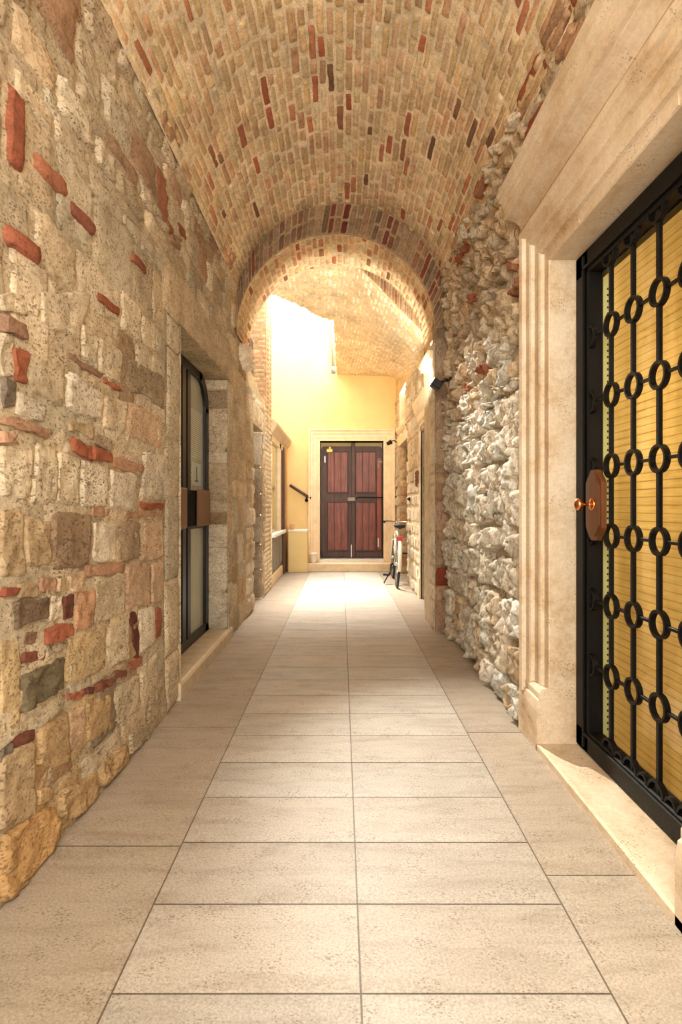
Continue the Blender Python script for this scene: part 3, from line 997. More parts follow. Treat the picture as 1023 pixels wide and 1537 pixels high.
for (a, b, zt) in ((5.75, 6.88, 2.08), (8.25, 9.4, 2.15)):
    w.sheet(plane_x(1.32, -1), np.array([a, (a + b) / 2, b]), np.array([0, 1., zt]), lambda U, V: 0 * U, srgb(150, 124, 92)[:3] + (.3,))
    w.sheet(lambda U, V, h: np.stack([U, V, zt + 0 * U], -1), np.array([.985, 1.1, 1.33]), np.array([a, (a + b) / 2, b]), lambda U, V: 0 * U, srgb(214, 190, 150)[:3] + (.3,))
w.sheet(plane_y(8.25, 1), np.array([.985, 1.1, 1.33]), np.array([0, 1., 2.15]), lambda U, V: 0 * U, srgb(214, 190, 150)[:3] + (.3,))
# blind window recess higher up
w.sheet(plane_x(1.13, -1), np.array([8.5, 9., 9.4]), np.array([2.43, 2.8, 3.05]), lambda U, V: 0 * U, srgb(236, 206, 140)[:3] + (.1,))
w.sheet(plane_y(9.4), np.array([.985, 1.05, 1.13]), np.array([2.43, 2.8, 3.05]), lambda U, V: 0 * U, srgb(226, 204, 168)[:3] + (.3,))
struct(w.build('wall_right_courtyard', M_RUBBLE))

# mouldings of the right side: impost of the arch, lintel over the doorway, sill of the blind window
bm = bmesh.new()
prism(bm, [(.87, 2.49), (.845, 2.53), (.815, 2.53), (.815, 2.56), (.80, 2.56), (.80, 2.60), (.87, 2.60)], 'y', 5.14, 5.74)
struct(obj('trim_3', bm, M_CREAM))
bm = bmesh.new()
prism(bm, [(1.0, 2.085), (.97, 2.085), (.97, 2.17), (.945, 2.19), (.945, 2.27), (.92, 2.30), (.885, 2.38), (.885, 2.43), (1.0, 2.47)], 'y', 5.78, 6.95)
prism(bm, [(1.0, 0), (.96, 0), (.96, .25), (.972, .27), (.972, 2.085), (1.0, 2.085)], 'y', 6.88, 7.0)
struct(obj('trim_4', bm, M_CREAM))
bm = bmesh.new()
prism(bm, [(1.0, 2.33), (.96, 2.36), (.93, 2.40), (.93, 2.44), (1.0, 2.44)], 'y', 8.45, 9.45)
prism(bm, [(1.0, 2.155), (.965, 2.155), (.95, 2.24), (.95, 2.27), (1.0, 2.28)], 'y', 8.2, 9.45)
struct(obj('trim_5', bm, M_CREAM))

# ================================================================== FLOOR
w = Masonry()
XL, XM, XR = -.549, .0468, .645
g = .0025


def slab(x0, x1, y0, y1, c):
    w.stone(lambda U, V, h: np.stack([U, V, h], -1), rect(x0 + g, x1 - g, y0 + g, y1 - g), c, n=6, bulge=.0, rnd=0, rough=.0, base=.0, edge=-.003, jit=0, p=60)


w.sheet(lambda U, V, h: np.stack([U, V, h - .004], -1), np.array([-1.75, -1, 0, 1, 1.6]), np.array([-1.7, 0, 4, 7, 10.6]), lambda U, V: 0 * U, srgb(104, 94, 78)[:3] + (.0,))
PATH = [((178, 170, 156), .5), ((174, 165, 150), .5), ((182, 174, 160), .5)]
y = 1.326 - 10 * .2975
while y < 9.66:
    far = y > 5.4
    dy = .595 if far else .2975
    for (a, b) in ((XL, XM), (XM, XR)):
        slab(a, b, y, min(y + dy, 9.66), pick(PATH, .025))
    y += dy
BORD = [((166, 152, 132), .3), ((161, 146, 126), .3), ((170, 157, 138), .3)]
y = 1.90 - 4 * 1.013
while y < 10:
    slab(-1.75 if y > 5.8 else -1.06, XL, y, y + 1.013, pick(BORD, .03))
    y += 1.013
y = 2.85 - 4 * 1.1
while y < 10:
    slab(XR, 1.4 if y > 5.5 else .99, y, min(y + 1.1, 10.0), pick(BORD, .03))
    y += 1.1
struct(w.build('floor', M_FLOOR, smooth=False))

# ================================================================== END WALL, STEP, DOOR SURROUND
DX0, DX1, DZ0, DZ1 = -.384, .756, .19, 2.317
bm = bmesh.new()
box(bm, -2.2, DX0, 10.0, 10.4, 0, 4.62)
box(bm, DX1, 1.5, 10.0, 10.4, 0, 4.62)
box(bm, DX0, DX1, 10.0, 10.4, DZ1, 4.62)
box(bm, DX0, DX1, 10.28, 10.4, 0, DZ1)
bmesh.ops.remove_doubles(bm, verts=bm.verts[:], dist=1e-5)
struct(obj('wall_back', bm, M_YELLOW))
bm = bmesh.new()
box(bm, -2.2, -1.75, 7.85, 10.05, 0, 4.2)
struct(obj('wall_left_shaft', bm, M_YELLOW))


def frame_sweep(bm, prof, path_y0, path_y1, zb, zt, place):
    """architrave: profile (d outwards, p projection) swept up, across and down with mitres"""
    loops = []
    for (d, p) in prof:
        pts = [(path_y0 - d, zb), (path_y0 - d, zt + d), (path_y1 + d, zt + d), (path_y1 + d, zb)]
        loops.append([bm.verts.new(place(a, z_, p)) for a, z_ in pts])
    for A, B in zip(loops, loops[1:]):
        for i in range(3):
            bm.faces.new((A[i], A[i + 1], B[i + 1], B[i]))
    for i in (0, 3):
        try:
            bm.faces.new([L[i] for L in loops])
        except ValueError:
            pass


bm = bmesh.new()
frame_sweep(bm, [(0, -.28), (0, .05), (.05, .05), (.055, .06), (.12, .06), (.125, .075), (.165, .075), (.18, .095), (.205, .095), (.205, 0)],
            DX0, DX1, .15, DZ1, lambda a, z_, p: (a, 10.0 - p, z_))
struct(obj('trim_6', bm, M_CREAM))
bm = bmesh.new()
box(bm, -.60, .985, 9.66, 10.02, 0, .145, .012, 2)
step = struct(obj('floor_step', bm, simple_mat('step_stone', srgb(226, 202, 164), .6, 0, .3, .12, 6, .1)))
bm = bmesh.new()
box(bm, DX0 - .01, DX1 + .01, 9.93, 10.27, .14, .19, .006)
obj('threshold', bm, M_WHITE, step)

# the wooden double door
YD = 10.16
door = bpy.data.objects.new('door_1', None)
COL.objects.link(door)
door.location = (.19, YD, .195)
struct(door, 'weathered red-brown wooden double door at the end of the passage', 'door')
LX = lambda x: x - .19
LY = lambda y: y - YD
LZ = lambda z_: z_ - .195


def arch_corner(x0, x1, z0, z1, rl, rr, n=6):
    pts = [(x0, z0), (x1, z0)]
    for i in range(n + 1):
        a = math.pi / 2 * i / n
        pts.append((x1 - rr + rr * math.cos(a), z1 - rr + rr * math.sin(a)))
    for i in range(n + 1):
        a = math.pi / 2 * i / n
        pts.append((x0 + rl - rl * math.sin(a), z1 - rl + rl * math.cos(a)))
    return pts


def leaf(x0, x1, rl, rr, mirror):
    bm = bmesh.new()
    prism(bm, [(LX(a), LZ(b)) for a, b in arch_corner(x0, x1, .205, 2.24, rl, rr)], 'y', .02, .07)
    lf = obj('door_leaf', bm, M_DARKW, door)
    for zz in ((.34, 1.21), (1.40, 2.13)):
        a, b = (x0 + .125, x1 - .10) if not mirror else (x0 + .05, x1 - .125)
        bm = bmesh.new()
        npl = 3
        for i in range(npl):
            p0, p1 = a + (b - a) * i / npl, a + (b - a) * (i + 1) / npl
            box(bm, LX(p0) + .002, LX(p1) - .002, .004, .03, LZ(zz[0]), LZ(zz[1]), .004)
        obj('panel', bm, M_RED, lf)
        bm = bmesh.new()
        for (p0, p1, q0, q1) in ((a - .018, a, zz[0] - .018, zz[1] + .018), (b, b + .018, zz[0] - .018, zz[1] + .018), (a, b, zz[0] - .018, zz[0]), (a, b, zz[1], zz[1] + .018)):
            box(bm, LX(p0), LX(p1), -.004, .03, LZ(q0), LZ(q1), .004)
        obj('panel_moulding', bm, M_DARKW, lf)
    return lf


l1 = leaf(-.375, .215, .07, .0001, False)
l2 = leaf(.215, .752, .0001, .07, True)
bm = bmesh.new()
box(bm, LX(.655), LX(.735), -.004, .025, LZ(.35), LZ(2.02), .004)
sp_ = obj('edge_board', bm, M_REDL, l2)
sp_['label'] = 'orange-brown edge board'
bm = bmesh.new()
box(bm, LX(.19), LX(.25), -.03, .03, LZ(.21), LZ(2.30), .006)
obj('meeting_stile', bm, M_DARKW, door)
for (x0, x1) in ((-.365, .18), (.26, .745)):
    bm = bmesh.new()
    box(bm, LX(x0), LX(x1), -.006, .03, LZ(.215), LZ(.30), .005)
    obj('kick_board', bm, M_DARKW, door)
for (x, z0, z1) in ((.175, .2, .44), (-.31, 1.94, 2.06), (.665, .4, .56)):
    bm = bmesh.new()
    box(bm, LX(x), LX(x + .022), -.016, .02, LZ(z0), LZ(z1), .003)
    obj('iron_bolt', bm, M_CHROME, door)
bm = bmesh.new()
box(bm, LX(.655), LX(.76), -.018, .01, LZ(1.94), LZ(1.97), .003)
box(bm, LX(.665), LX(.685), -.018, .01, LZ(1.84), LZ(1.96), .003)
obj('hinge', bm, M_GREYP, door)
bm = bmesh.new()
box(bm, LX(-.27), LX(-.16), -.03, .02, LZ(2.13), LZ(2.19), .006)
box(bm, LX(-.23), LX(-.19), -.045, .02, LZ(2.18), LZ(2.225), .004)
cl_ = obj('door_closer', bm, simple_mat('yellow_brass', srgb(226, 184, 84), .35, .4), door)
cl_['label'] = 'brass-yellow catch'
# locking bar and its box
lb = thing('lock_bar', 'thin iron bar with grey lock box across the red-brown double door', 'lock bar', (.2, 10.10, 1.27))
bm = bmesh.new()
box(bm, -.09, .06, -.03, .025, -.035, .035, .012, 2)
obj('lock_box', bm, M_GREYP, lb)
bm = bmesh.new()
tube(bm, [(.05, -.02, .0), (.11, -.02, .035), (.2, -.03, .035), (.5, -.1, .03), (.78, -.17, .03)], .011, 8)
obj('bar', bm, M_IRON, lb, True)
bm = bmesh.new()
tube(bm, [(.74, -.17, .03), (.80, -.17, .03)], .022, 10)
obj('bar_end', bm, M_IRON, lb, True)

# ================================================================== COURTYARD LEFT SIDE: shop window bay, pier, handrail, pot, cup, pipe
bm = bmesh.new()
XB = -.985
box(bm, -1.6, XB - .10, 7.86, 9.95, 0, .74)
box(bm, XB - .10, XB, 7.86, 9.97, 0, .16, .006)
box(bm, XB - .10, XB, 7.86, 7.90, .1, 2.16)
box(bm, XB - .10, XB, 8.90, 9.10, .70, 2.16, .004)
box(bm, XB - .10, XB, 7.86, 9.97, 2.08, 2.2)
box(bm, -1.6, XB - .14, 7.86, 9.95, .7, 2.2)
bay = struct(obj('window_2', bm, M_CREAM))
bm = bmesh.new()
box(bm, XB - .06, XB - .04, 7.90, 8.92, .74, 2.1)
obj('pane', bm, simple_mat('olive_reflecting_glass', srgb(150, 142, 96), .12, 0, .7, .12, 3, stretch=(1, 1, .3)), bay)
bm = bmesh.new()
box(bm, XB - .10, XB + .02, 9.32, 9.60, .0, 2.14, .006)
obj('post', bm, M_DARKW, bay)
bm = bmesh.new()
box(bm, XB - .10, XB + .015, 9.62, 9.96, .0, 2.14, .006)
pp = obj('post', bm, simple_mat('ochre_paint', srgb(214, 168, 104), .7), bay)
pp['label'] = 'ochre painted post'
bm = bmesh.new()
box(bm, XB - .1, XB + .05, 7.86, 9.45, .70, .75, .006)
obj('window_sill', bm, M_WHITE, bay)
bm = bmesh.new()
box(bm, XB - .05, XB - .012, 7.95, 9.30, .18, .68, .006)
for i in range(3):
    y_ = 8.05 + i * .42
    box(bm, XB - .02, XB - .002, y_, y_ + .34, .24, .62, .008)
obj('grey_panel', bm, M_GREYP, bay)
bm = bmesh.new()
prism(bm, [(-1.25, 2.16), (XB - .01, 2.16), (XB + .03, 2.19), (-.90, 2.28), (-.895, 2.32), (-1.0, 2.40), (-1.25, 2.46)], 'y', 7.75, 9.98)
obj('hood', bm, simple_mat('hood_stone', srgb(206, 184, 150), .7, 0, .3, .12, 8), bay)

pier = tag(obj('low_pier', box(bmesh.new(), -.165, .165, -.2, .2, 0, .70, .006), M_YPIER, None, loc=(-.755, 9.80, 0)),
           'low yellow painted pier left of the stone step', 'pier')
bm = bmesh.new()
box(bm, -.172, .172, -.207, .2, .70, .735, .006)
obj('cap', bm, M_WHITE, pier)
bm = bmesh.new()
lathe(bm, [(.02, 0), (.032, .006), (.036, .04), (.034, .085), (.030, .09), (.028, .085), (.028, .012)], 18)
tag(obj('cup', bm, simple_mat('peach_ceramic', srgb(220, 160, 112), .4), None, True, (-.86, 9.72, .735)), 'small peach coloured cup standing on the low yellow pier', 'cup')

hr = thing('handrail', 'short sloping dark wooden handrail on the yellow end wall left of the door', 'handrail', (-.72, 9.93, 1.4))
bm = bmesh.new()
tube(bm, [(-.20, 0, .12), (.175, 0, -.12)], .026, 12)
obj('rail', bm, M_DARKW, hr, True)
bm = bmesh.new()
tube(bm, [(.095, 0, -.085), (.095, 0, -.13), (.095, .07, -.15)], .012, 8)
lathe(bm, [(.0001, 0), (.03, 0), (.03, .012), (.0001, .012)], 14, Matrix.Translation((.095, .056, -.15)) @ Matrix.Rotation(-math.pi / 2, 4, 'X'))
obj('bracket', bm, M_IRON, hr, True)

pot = thing('flower_pot', 'small white pot with a dark rim shadow on the step beside the low yellow pier', 'pot', (-.495, 9.80, .145))
bm = bmesh.new()
lathe(bm, [(.035, 0), (.05, .01), (.068, .15), (.074, .155), (.074, .175), (.064, .175), (.060, .15), (.04, .03)], 20)
obj('pot_body', bm, M_WHITE, pot, True)
bm = bmesh.new()
lathe(bm, [(.0001, .12), (.056, .12), (.045, .145), (.0001, .155)], 16)
obj('rim_shadow', bm, M_DARKW, pot, True)  # dark filling stands in for the shadow at the rim

pipe = thing('drain_pipe', 'grey drain pipe with a dark lower end high on the pale yellow end wall', 'pipe', (-.14, 9.93, 3.5))
bm = bmesh.new()
tube(bm, [(0, 0, .12), (0, 0, 1.1)], .036, 14)
obj('pipe_body', bm, M_PIPE, pipe, True)
bm = bmesh.new()
tube(bm, [(0, 0, .02), (0, 0, .14)], .041, 14)
obj('pipe_shoe', bm, M_GREYP, pipe, True)

# floodlight by the far door
fl = thing('wall_lamp', 'small black lamp on the wall at the upper right of the far wooden door', 'lamp', (.985, 9.78, 2.26))
bm = bmesh.new()
tube(bm, [(-.005, 0, .0), (-.05, -.01, .04), (-.10, -.02, .03)], .010, 8)
obj('arm', bm, M_BLACK, fl, True)
bm = bmesh.new()
lathe(bm, [(.0001, -.05), (.03, -.05), (.042, .04), (.0001, .045)], 14, Matrix.Translation((-.14, -.03, .0)) @ Matrix.Rotation(math.radians(60), 4, 'Y'))
obj('lamp_head', bm, M_BLACK, fl, True)

# bell panels on the right wall
bp_ = tag(obj('bell_panel', box(bmesh.new(), -.022, .004, -.07, .07, -.10, .10, .005), M_BRONZE, None, loc=(.966, 7.03, 1.50)),
          'narrow brown bell panel on the sunlit stone wall right of the passage', 'bell panel')
bm = bmesh.new()
for i in range(4):
    box(bm, -.027, -.02, -.03, .03, -.075 + i * .042, -.05 + i * .042, .002)
obj('button', bm, M_IRON, bp_)
bm = bmesh.new()
lathe(bm, [(.0001, 0), (.03, 0), (.03, .014), (.014, .02), (.012, .035), (.0001, .038)], 16, Matrix.Rotation(-math.pi / 2, 4, 'Y'))
tag(obj('door_bell', bm, M_IRON, None, True, (.968, 7.86, 1.25)), 'small dark round bell push on the right wall above the bicycle', 'bell')

# ================================================================== SPOTLIGHT on the rubble wall
sl = thing('spotlight', 'black box spotlight on a short arm fixed to the rubble wall by the arch', 'spotlight', (.965, 4.86, 2.25))
bm = bmesh.new()
box(bm, -.03, .0, -.03, .03, -.06, .03, .004)
obj('wall_plate', bm, M_BLACK, sl)
bm = bmesh.new()
tube(bm, [(-.015, 0, .0), (-.05, 0, .01), (-.10, .0, -.01)], .012, 8)
obj('arm', bm, M_BLACK, sl, True)
Rm = Matrix.Translation((-.135, 0, -.03)) @ Matrix.Rotation(math.radians(35), 4, 'Y')
bm = bmesh.new()
box(bm, -.045, .045, -.05, .05, -.035, .035, .005)
bmesh.ops.transform(bm, matrix=Rm, verts=bm.verts[:])
hd = obj('lamp_head', bm, M_BLACK, sl)
ml, n_, l_, b_ = nt('lit_lens')
b_.inputs['Emission Color'].default_value = (1, .93, .8, 1)
b_.inputs['Emission Strength'].default_value = 14
bm = bmesh.new()
box(bm, -.049, -.045, -.042, .042, -.028, .028)
bmesh.ops.transform(bm, matrix=Rm, verts=bm.verts[:])
obj('lens', bm, ml, sl)

# ================================================================== GLASS DOOR in the left wall
XG = -1.163
dg = bpy.data.objects.new('door_2', None)
COL.objects.link(dg)
dg.location = (XG, 4.06, .10)
struct(dg, 'black framed glass door with brown metal pulls in the left stone wall', 'door')


def yz(y, z_): return (y - 4.06, z_ - .10)


def gbox(bm, x0, x1, y0, y1, z0, z1, bev=.003):
    return box(bm, x0, x1, y0 - 4.06, y1 - 4.06, z0 - .10, z1 - .10, bev)


M_DGLASS = simple_mat('grey_green_glass', srgb(172, 174, 152), .12, 0, .75, .10, 2.5, stretch=(1, 1, .5))
bm = bmesh.new()
gbox(bm, -.03, .03, 3.28, 3.42, .1, 2.24)
gbox(bm, -.03, .03, 4.64, 4.76, .1, 1.98)
gbox(bm, -.03, .03, 3.28, 4.76, .1, .17)
gbox(bm, -.03, .03, 3.28, 4.52, 2.17, 2.24)
# rounded top corner on the far side
pts = []
for i in range(9):
    a = math.pi / 2 * i / 8
    pts.append(yz(4.46 + .30 * math.sin(a), 1.94 + .30 * math.cos(a)))
for i in range(8, -1, -1):
    a = math.pi / 2 * i / 8
    pts.append(yz(4.44 + .20 * math.sin(a), 1.94 + .23 * math.cos(a)))
prism(bm, pts, 'x', -.03, .03)
obj('frame', bm, M_BLACK, dg)
bm = bmesh.new()
gbox(bm, -.025, .025, 3.98, 4.075, .15, 2.20)
obj('meeting_stile', bm, M_BLACK, dg)
bm = bmesh.new()
gbox(bm, -.025, .025, 4.115, 4.20, .15, 2.20)
obj('meeting_stile', bm, M_BLACK, dg)
bm = bmesh.new()
gbox(bm, -.024, .022, 4.19, 4.66, .98, 1.04)
gbox(bm, -.024, .022, 3.4, 4.0, .98, 1.04)
obj('cross_rail', bm, M_BLACK, dg)
for (z0, z1) in ((.16, .99), (1.03, 2.20)):
    for (y0, y1) in ((4.19, 4.66), (3.4, 3.99)):
        bm = bmesh.new()
        gbox(bm, -.006, .006, y0, y1, z0, z1, 0)
        obj('glass_pane', bm, M_DGLASS, dg)
bm = bmesh.new()
gbox(bm, -.012, -.006, 4.07, 4.12, .15, 2.2, 0)
obj('gap_seal', bm, simple_mat('grey_green_seal', srgb(110, 110, 92), .4), dg)
for (y0, y1) in ((3.50, 3.93), (4.22, 4.61)):
    bm = bmesh.new()
    gbox(bm, .060, .075, y0, y1, 1.0, 1.285, .006)
    obj('pull_plate', bm, M_BRONZE, dg)
bm = bmesh.new()
gbox(bm, .018, .058, 3.55, 4.50, 1.01, 1.275, .003)
obj('pull_recess', bm, simple_mat('black_recess', srgb(5, 5, 5), .8, 0, .1), dg)
bm = bmesh.new()
gbox(bm, .006, .008, 4.30, 4.56, 1.32, 1.50, 0)
nt_ = obj('notice', bm, simple_mat('grey_paper', srgb(176, 182, 172), .6, var=.02), dg)
bm = bmesh.new()
gbox(bm, .008, .009, 4.42, 4.445, 1.36, 1.47, 0)
gbox(bm, .008, .009, 4.385, 4.48, 1.35, 1.362, 0)
obj('print', bm, M_BLACK, nt_)
# faint lines of small lettering on the upper glass
bm = bmesh.new()
for i in range(34):
    z_ = 1.36 + i * .0165
    y_ = 4.235
    while y_ < 4.60 and not (y_ > 4.27 and z_ < 1.53):
        wl = random.uniform(.015, .05)
        gbox(bm, .0062, .0072, y_, min(y_ + wl, 4.60), z_, z_ + .006, 0)
        y_ += wl + .008
obj('lettering', bm, simple_mat('pale_lettering', srgb(190, 186, 166), .7, var=.02), dg)
bm = bmesh.new()
gbox(bm, -.05, -.04, 3.28, 4.76, .1, 2.24, 0)
obj('backing', bm, simple_mat('dim_interior', srgb(60, 58, 50), .8), dg)

# jambs, soffit, sill of that opening
w = Masonry()
S_j = plane_y(4.75)
w.sheet(S_j, np.arange(-1.24, -.97, .03), np.arange(0, 2.27, .05), lambda U, V: 0 * U - .004, srgb(176, 154, 120)[:3] + (.7,))
z, i = .0, 0
JB = [((206, 186, 150), .8), ((190, 164, 126), .9), ((166, 138, 102), .9), ((210, 190, 156), .7), ((198, 176, 140), .8)]
for zz in (.10, .42, .80, 1.0, 1.10, 1.30, 1.52, 1.62, 1.99, 2.145, 2.24):
    w.stone(S_j, rect(-1.23, -.978, z + .002, zz - .002), pick(JB, .04) if i not in (4,) else srgb(150, 124, 90)[:3] + (.9,), n=11, bulge=.006 if zz != 2.24 else .03, rnd=.03, rough=.006, edge=-.004, jit=.003, p=10, seed=8000 + i)
    z = zz
    i += 1
w.sheet(lambda U, V, h: np.stack([U, V, 2.24 + h], -1), np.linspace(-1.25, -.955, 8), np.linspace(3.3, 4.80, 20), lambda U, V: .003 * fbm(U * 9, V * 9, 2), srgb(204, 184, 148)[:3] + (.8,))
w.sheet(plane_y(3.34, 1), np.linspace(-1.25, -.965, 6), np.linspace(0, 2.24, 8), lambda U, V: 0 * U, srgb(200, 180, 144)[:3] + (.8,))
struct(w.build('trim_7', M_LEFT))
bm = bmesh.new()
prism(bm, [(-1.25, -.01), (-.955, -.01), (-.950, .085), (-.958, .10), (-.972, .106), (-1.25, .098)], 'y', 3.30, 4.86)
struct(obj('trim_8', bm, simple_mat('sill_stone', srgb(202, 184, 154), .45, 0, .4, .16, 12, .15)))

# ================================================================== GATE SURROUND on the right
bm = bmesh.new()
prof = [(0, 1.22), (0, .992), (.004, .986), (.052, .984), (.054, .966), (.066, .960), (.072, .968), (.080, .966), (.130, .964), (.132, .946), (.142, .940), (.150, .948), (.156, .944), (.190, .940), (.196, .922), (.222, .916), (.232, .920), (.236, .935), (.238, 1.12)]
frame_sweep(bm, [(d, p) for d, p in prof], GATE[0], GATE[1], .22, GATE[3], lambda a, z_, p: (p, a, z_))
sur = bm
# plinth blocks
for (y0, y1) in ((2.625, 2.905), (1.27, 1.545)):
    box(bm, .925, 1.185, y0, y1, -.005, .195, .005)
    prism(bm, [(.925, .195), (1.185, .195), (1.185, .245), (.945, .245), (.932, .235)], 'y', y0 + .006, y1 - .006)
    prism(bm, [(.938, .245), (1.185, .245), (1.185, .29), (.952, .29), (.938, .27)], 'y', y0 + .010, y1 - .010)
for yj in (1.62, 2.30):
    box(bm, .9835, .99, yj, yj + .004, 2.332, 2.384)
# frieze and cornice
corn = [(1.20, 2.555), (.972, 2.555), (.972, 2.585), (.962, 2.590), (.958, 2.606), (.946, 2.608), (.938, 2.630), (.915, 2.650), (.890, 2.658), (.888, 2.664), (.868, 2.664), (.868, 2.672), (.858, 2.674), (.858, 2.722), (.848, 2.724), (.845, 2.742), (.830, 2.752), (.826, 2.772), (.815, 2.774), (.815, 2.790), (.98, 2.815), (1.20, 2.815)]
prism(bm, corn, 'y', 1.0, 2.92)
M_SURR, n_, l_, b_ = nt('pale_surround_stone')
vv = mapping(n_, l_)
t1 = N(n_, 'ShaderNodeTexNoise', Scale=5.5, Detail=10.0, Roughness=0.72)
l_.new(mapping(n_, l_, (1, .6, 1)), t1.inputs['Vector'])
t2 = N(n_, 'ShaderNodeTexNoise', Scale=70.0, Detail=4.0, Roughness=0.6)
l_.new(vv, t2.inputs['Vector'])
vo = N(n_, 'ShaderNodeTexVoronoi', Scale=85.0)
l_.new(vv, vo.inputs['Vector'])
pm = N(n_, 'ShaderNodeTexNoise', Scale=7.0, Detail=4.0, Roughness=0.6)
l_.new(vv, pm.inputs['Vector'])
hole = math_(n_, l_, 'GREATER_THAN', math_(n_, l_, 'MULTIPLY', math_(n_, l_, 'SUBTRACT', pm.outputs['Fac'], .42), 1.1), vo.outputs['Distance'])
c = ramp(n_, l_, t1.outputs['Fac'], [(.28, srgb(160, 130, 94)), (.38, srgb(196, 170, 134)), (.50, srgb(214, 194, 164)), (.7, srgb(226, 210, 184))])
c = mixc(n_, l_, .5, c, ramp(n_, l_, t2.outputs['Fac'], [(.3, g3(.75)), (.7, g3(1.12))]), 'MULTIPLY')
c = mixc(n_, l_, math_(n_, l_, 'MULTIPLY', hole, .6), c, srgb(100, 76, 50))
l_.new(c, b_.inputs['Base Color'])
b_.inputs['Roughness'].default_value = .65
bp2 = n_.new('ShaderNodeBump')
bp2.inputs['Strength'].default_value = .6
bp2.inputs['Distance'].default_value = .006
l_.new(math_(n_, l_, 'SUBTRACT', t1.outputs['Fac'], hole), bp2.inputs['Height'])
l_.new(bp2.outputs['Normal'], b_.inputs['Normal'])
struct(obj('trim_9', bm, M_SURR))
# sill slab
bm = bmesh.new()
prism(bm, [(.925, -.01), (1.30, -.01), (1.30, .035), (.935, .035), (.925, .028)], 'y', 1.50, 2.64)
struct(obj('trim_10', bm, M_SURR))

# ================================================================== IRON GATE
XI_ = 1.130
gt = thing('iron_gate', 'black wrought iron gate of bars and rings in the pale stone doorway', 'gate', (XI_, 2.12, .036))
G = lambda y: y - 2.12
Zg = lambda z_: z_ - .036
bm = bmesh.new()
box(bm, -.02, .05, G(2.50), G(2.63), Zg(.04), Zg(2.325), .006)
box(bm, -.02, .05, G(1.53), G(1.66), Zg(.04), Zg(2.325), .006)
box(bm, -.02, .05, G(1.53), G(2.63), Zg(2.215), Zg(2.325), .006)
box(bm, -.02, .05, G(1.53), G(2.63), Zg(.038), Zg(.14), .006)
fr = obj('gate_frame', bm, M_IRON, gt)
bm = bmesh.new()
box(bm, -.032, -.02, G(2.525), G(2.54), Zg(.06), Zg(2.30), .003)
box(bm, -.032, -.02, G(1.6), G(2.54), Zg(.118), Zg(.132), .003)
box(bm, -.032, -.02, G(1.6), G(2.54), Zg(2.235), Zg(2.25), .003)
obj('frame_bead', bm, M_IRON, gt)
cols = [2.324, 2.149, 1.973, 1.797]
rows = [.445, .740, 1.035, 1.330, 1.627, 1.922]
RO, RIN = .052, .042
for yb in cols:
    bm = bmesh.new()
    zc = [.14] + [v for z_ in rows for v in (z_ - RO + .004, z_ + RO - .004)] + [2.215]
    for a, b in zip(zc[::2], zc[1::2]):
        box(bm, -.008, .008, G(yb) - .009, G(yb) + .009, Zg(a), Zg(b), .002)
    obj('vertical_bar', bm, M_IRON, gt)
bm = bmesh.new()
flat_ring(bm, (0, 0, 0), RO, RIN, .022)
ring_me = None
for yb in cols:
    for z_ in rows:
        if ring_me is None:
            o = obj('ring', bm, M_IRON, gt, False, (0, G(yb), Zg(z_)))
            ring_me = o.data
        else:
            o = bpy.data.objects.new('ring', ring_me)
            COL.objects.link(o)
            o.parent = gt
            o.location = (0, G(yb), Zg(z_))
for z_ in rows:
    ends = [2.49] + [v for yb in cols for v in (yb + RO - .003, yb - RO + .003)] + [1.66]
    for a, b in zip(ends[::2], ends[1::2]):
        bm = bmesh.new()
        box(bm, -.006, .006, G(b), G(a), Zg(z_) - .006, Zg(z_) + .006, .001)
        obj('link_bar', bm, M_IRON, gt)
    bm = bmesh.new()
    flat_ring(bm, (-.004, G(2.505), Zg(z_)), RO, RIN, .022, a0=math.pi / 2, a1=math.pi * 1.5, seg=14)
    obj('half_ring', bm, M_IRON, gt)
for yb in cols:
    for (zz, a0) in ((.135, 0.0), (2.218, math.pi)):
        bm = bmesh.new()
        flat_ring(bm, (-.006, G(yb), Zg(zz)), RO, RIN, .022, a0=a0, a1=a0 + math.pi, seg=14)
        obj('half_ring', bm, M_IRON, gt)
    bm = bmesh.new()
    flat_ring(bm, (-.006, G(yb - .088), Zg(.135)), .036, .026, .02, a0=0, a1=math.pi, seg=12)
    obj('scroll', bm, M_IRON, gt)
# handle plate with two copper knobs
pts = []
for (y_, z_) in ((2.425, 1.06), (2.455, 1.02), (2.475, 1.0), (2.525, 1.0), (2.545, 1.02), (2.575, 1.06), (2.575, 1.27), (2.545, 1.305), (2.525, 1.33), (2.475, 1.33), (2.455, 1.305), (2.425, 1.27)):
    pts.append((G(y_ - .085), Zg(1.165 + (z_ - 1.165) * .93)))
bm = bmesh.new()
prism(bm, pts, 'x', -.034, -.012)
pl_ = obj('handle_plate', bm, M_PLATE, gt)
pl_['label'] = 'brown wooden handle plate with cut corners'
bm = bmesh.new()
inner = [((a - G(2.415)) * .78 + G(2.415), (b - Zg(1.165)) * .88 + Zg(1.165)) for a, b in pts]
prism(bm, inner, 'x', -.040, -.032)
obj('plate_panel', bm, M_PLATE, pl_)
RK = Matrix.Rotation(-math.pi / 2, 4, 'Y')
bm = bmesh.new()
lathe(bm, [(.0001, 0), (.026, 0), (.028, .004), (.022, .009), (.008, .012), (.0065, .018), (.0065, .042), (.014, .046), (.025, .054), (.027, .062), (.022, .072), (.010, .077), (.0001, .078)], 24,
      Matrix.Translation((-.040, G(2.41), Zg(1.168))) @ RK)
kn = obj('knob', bm, M_COPPER, pl_, True)

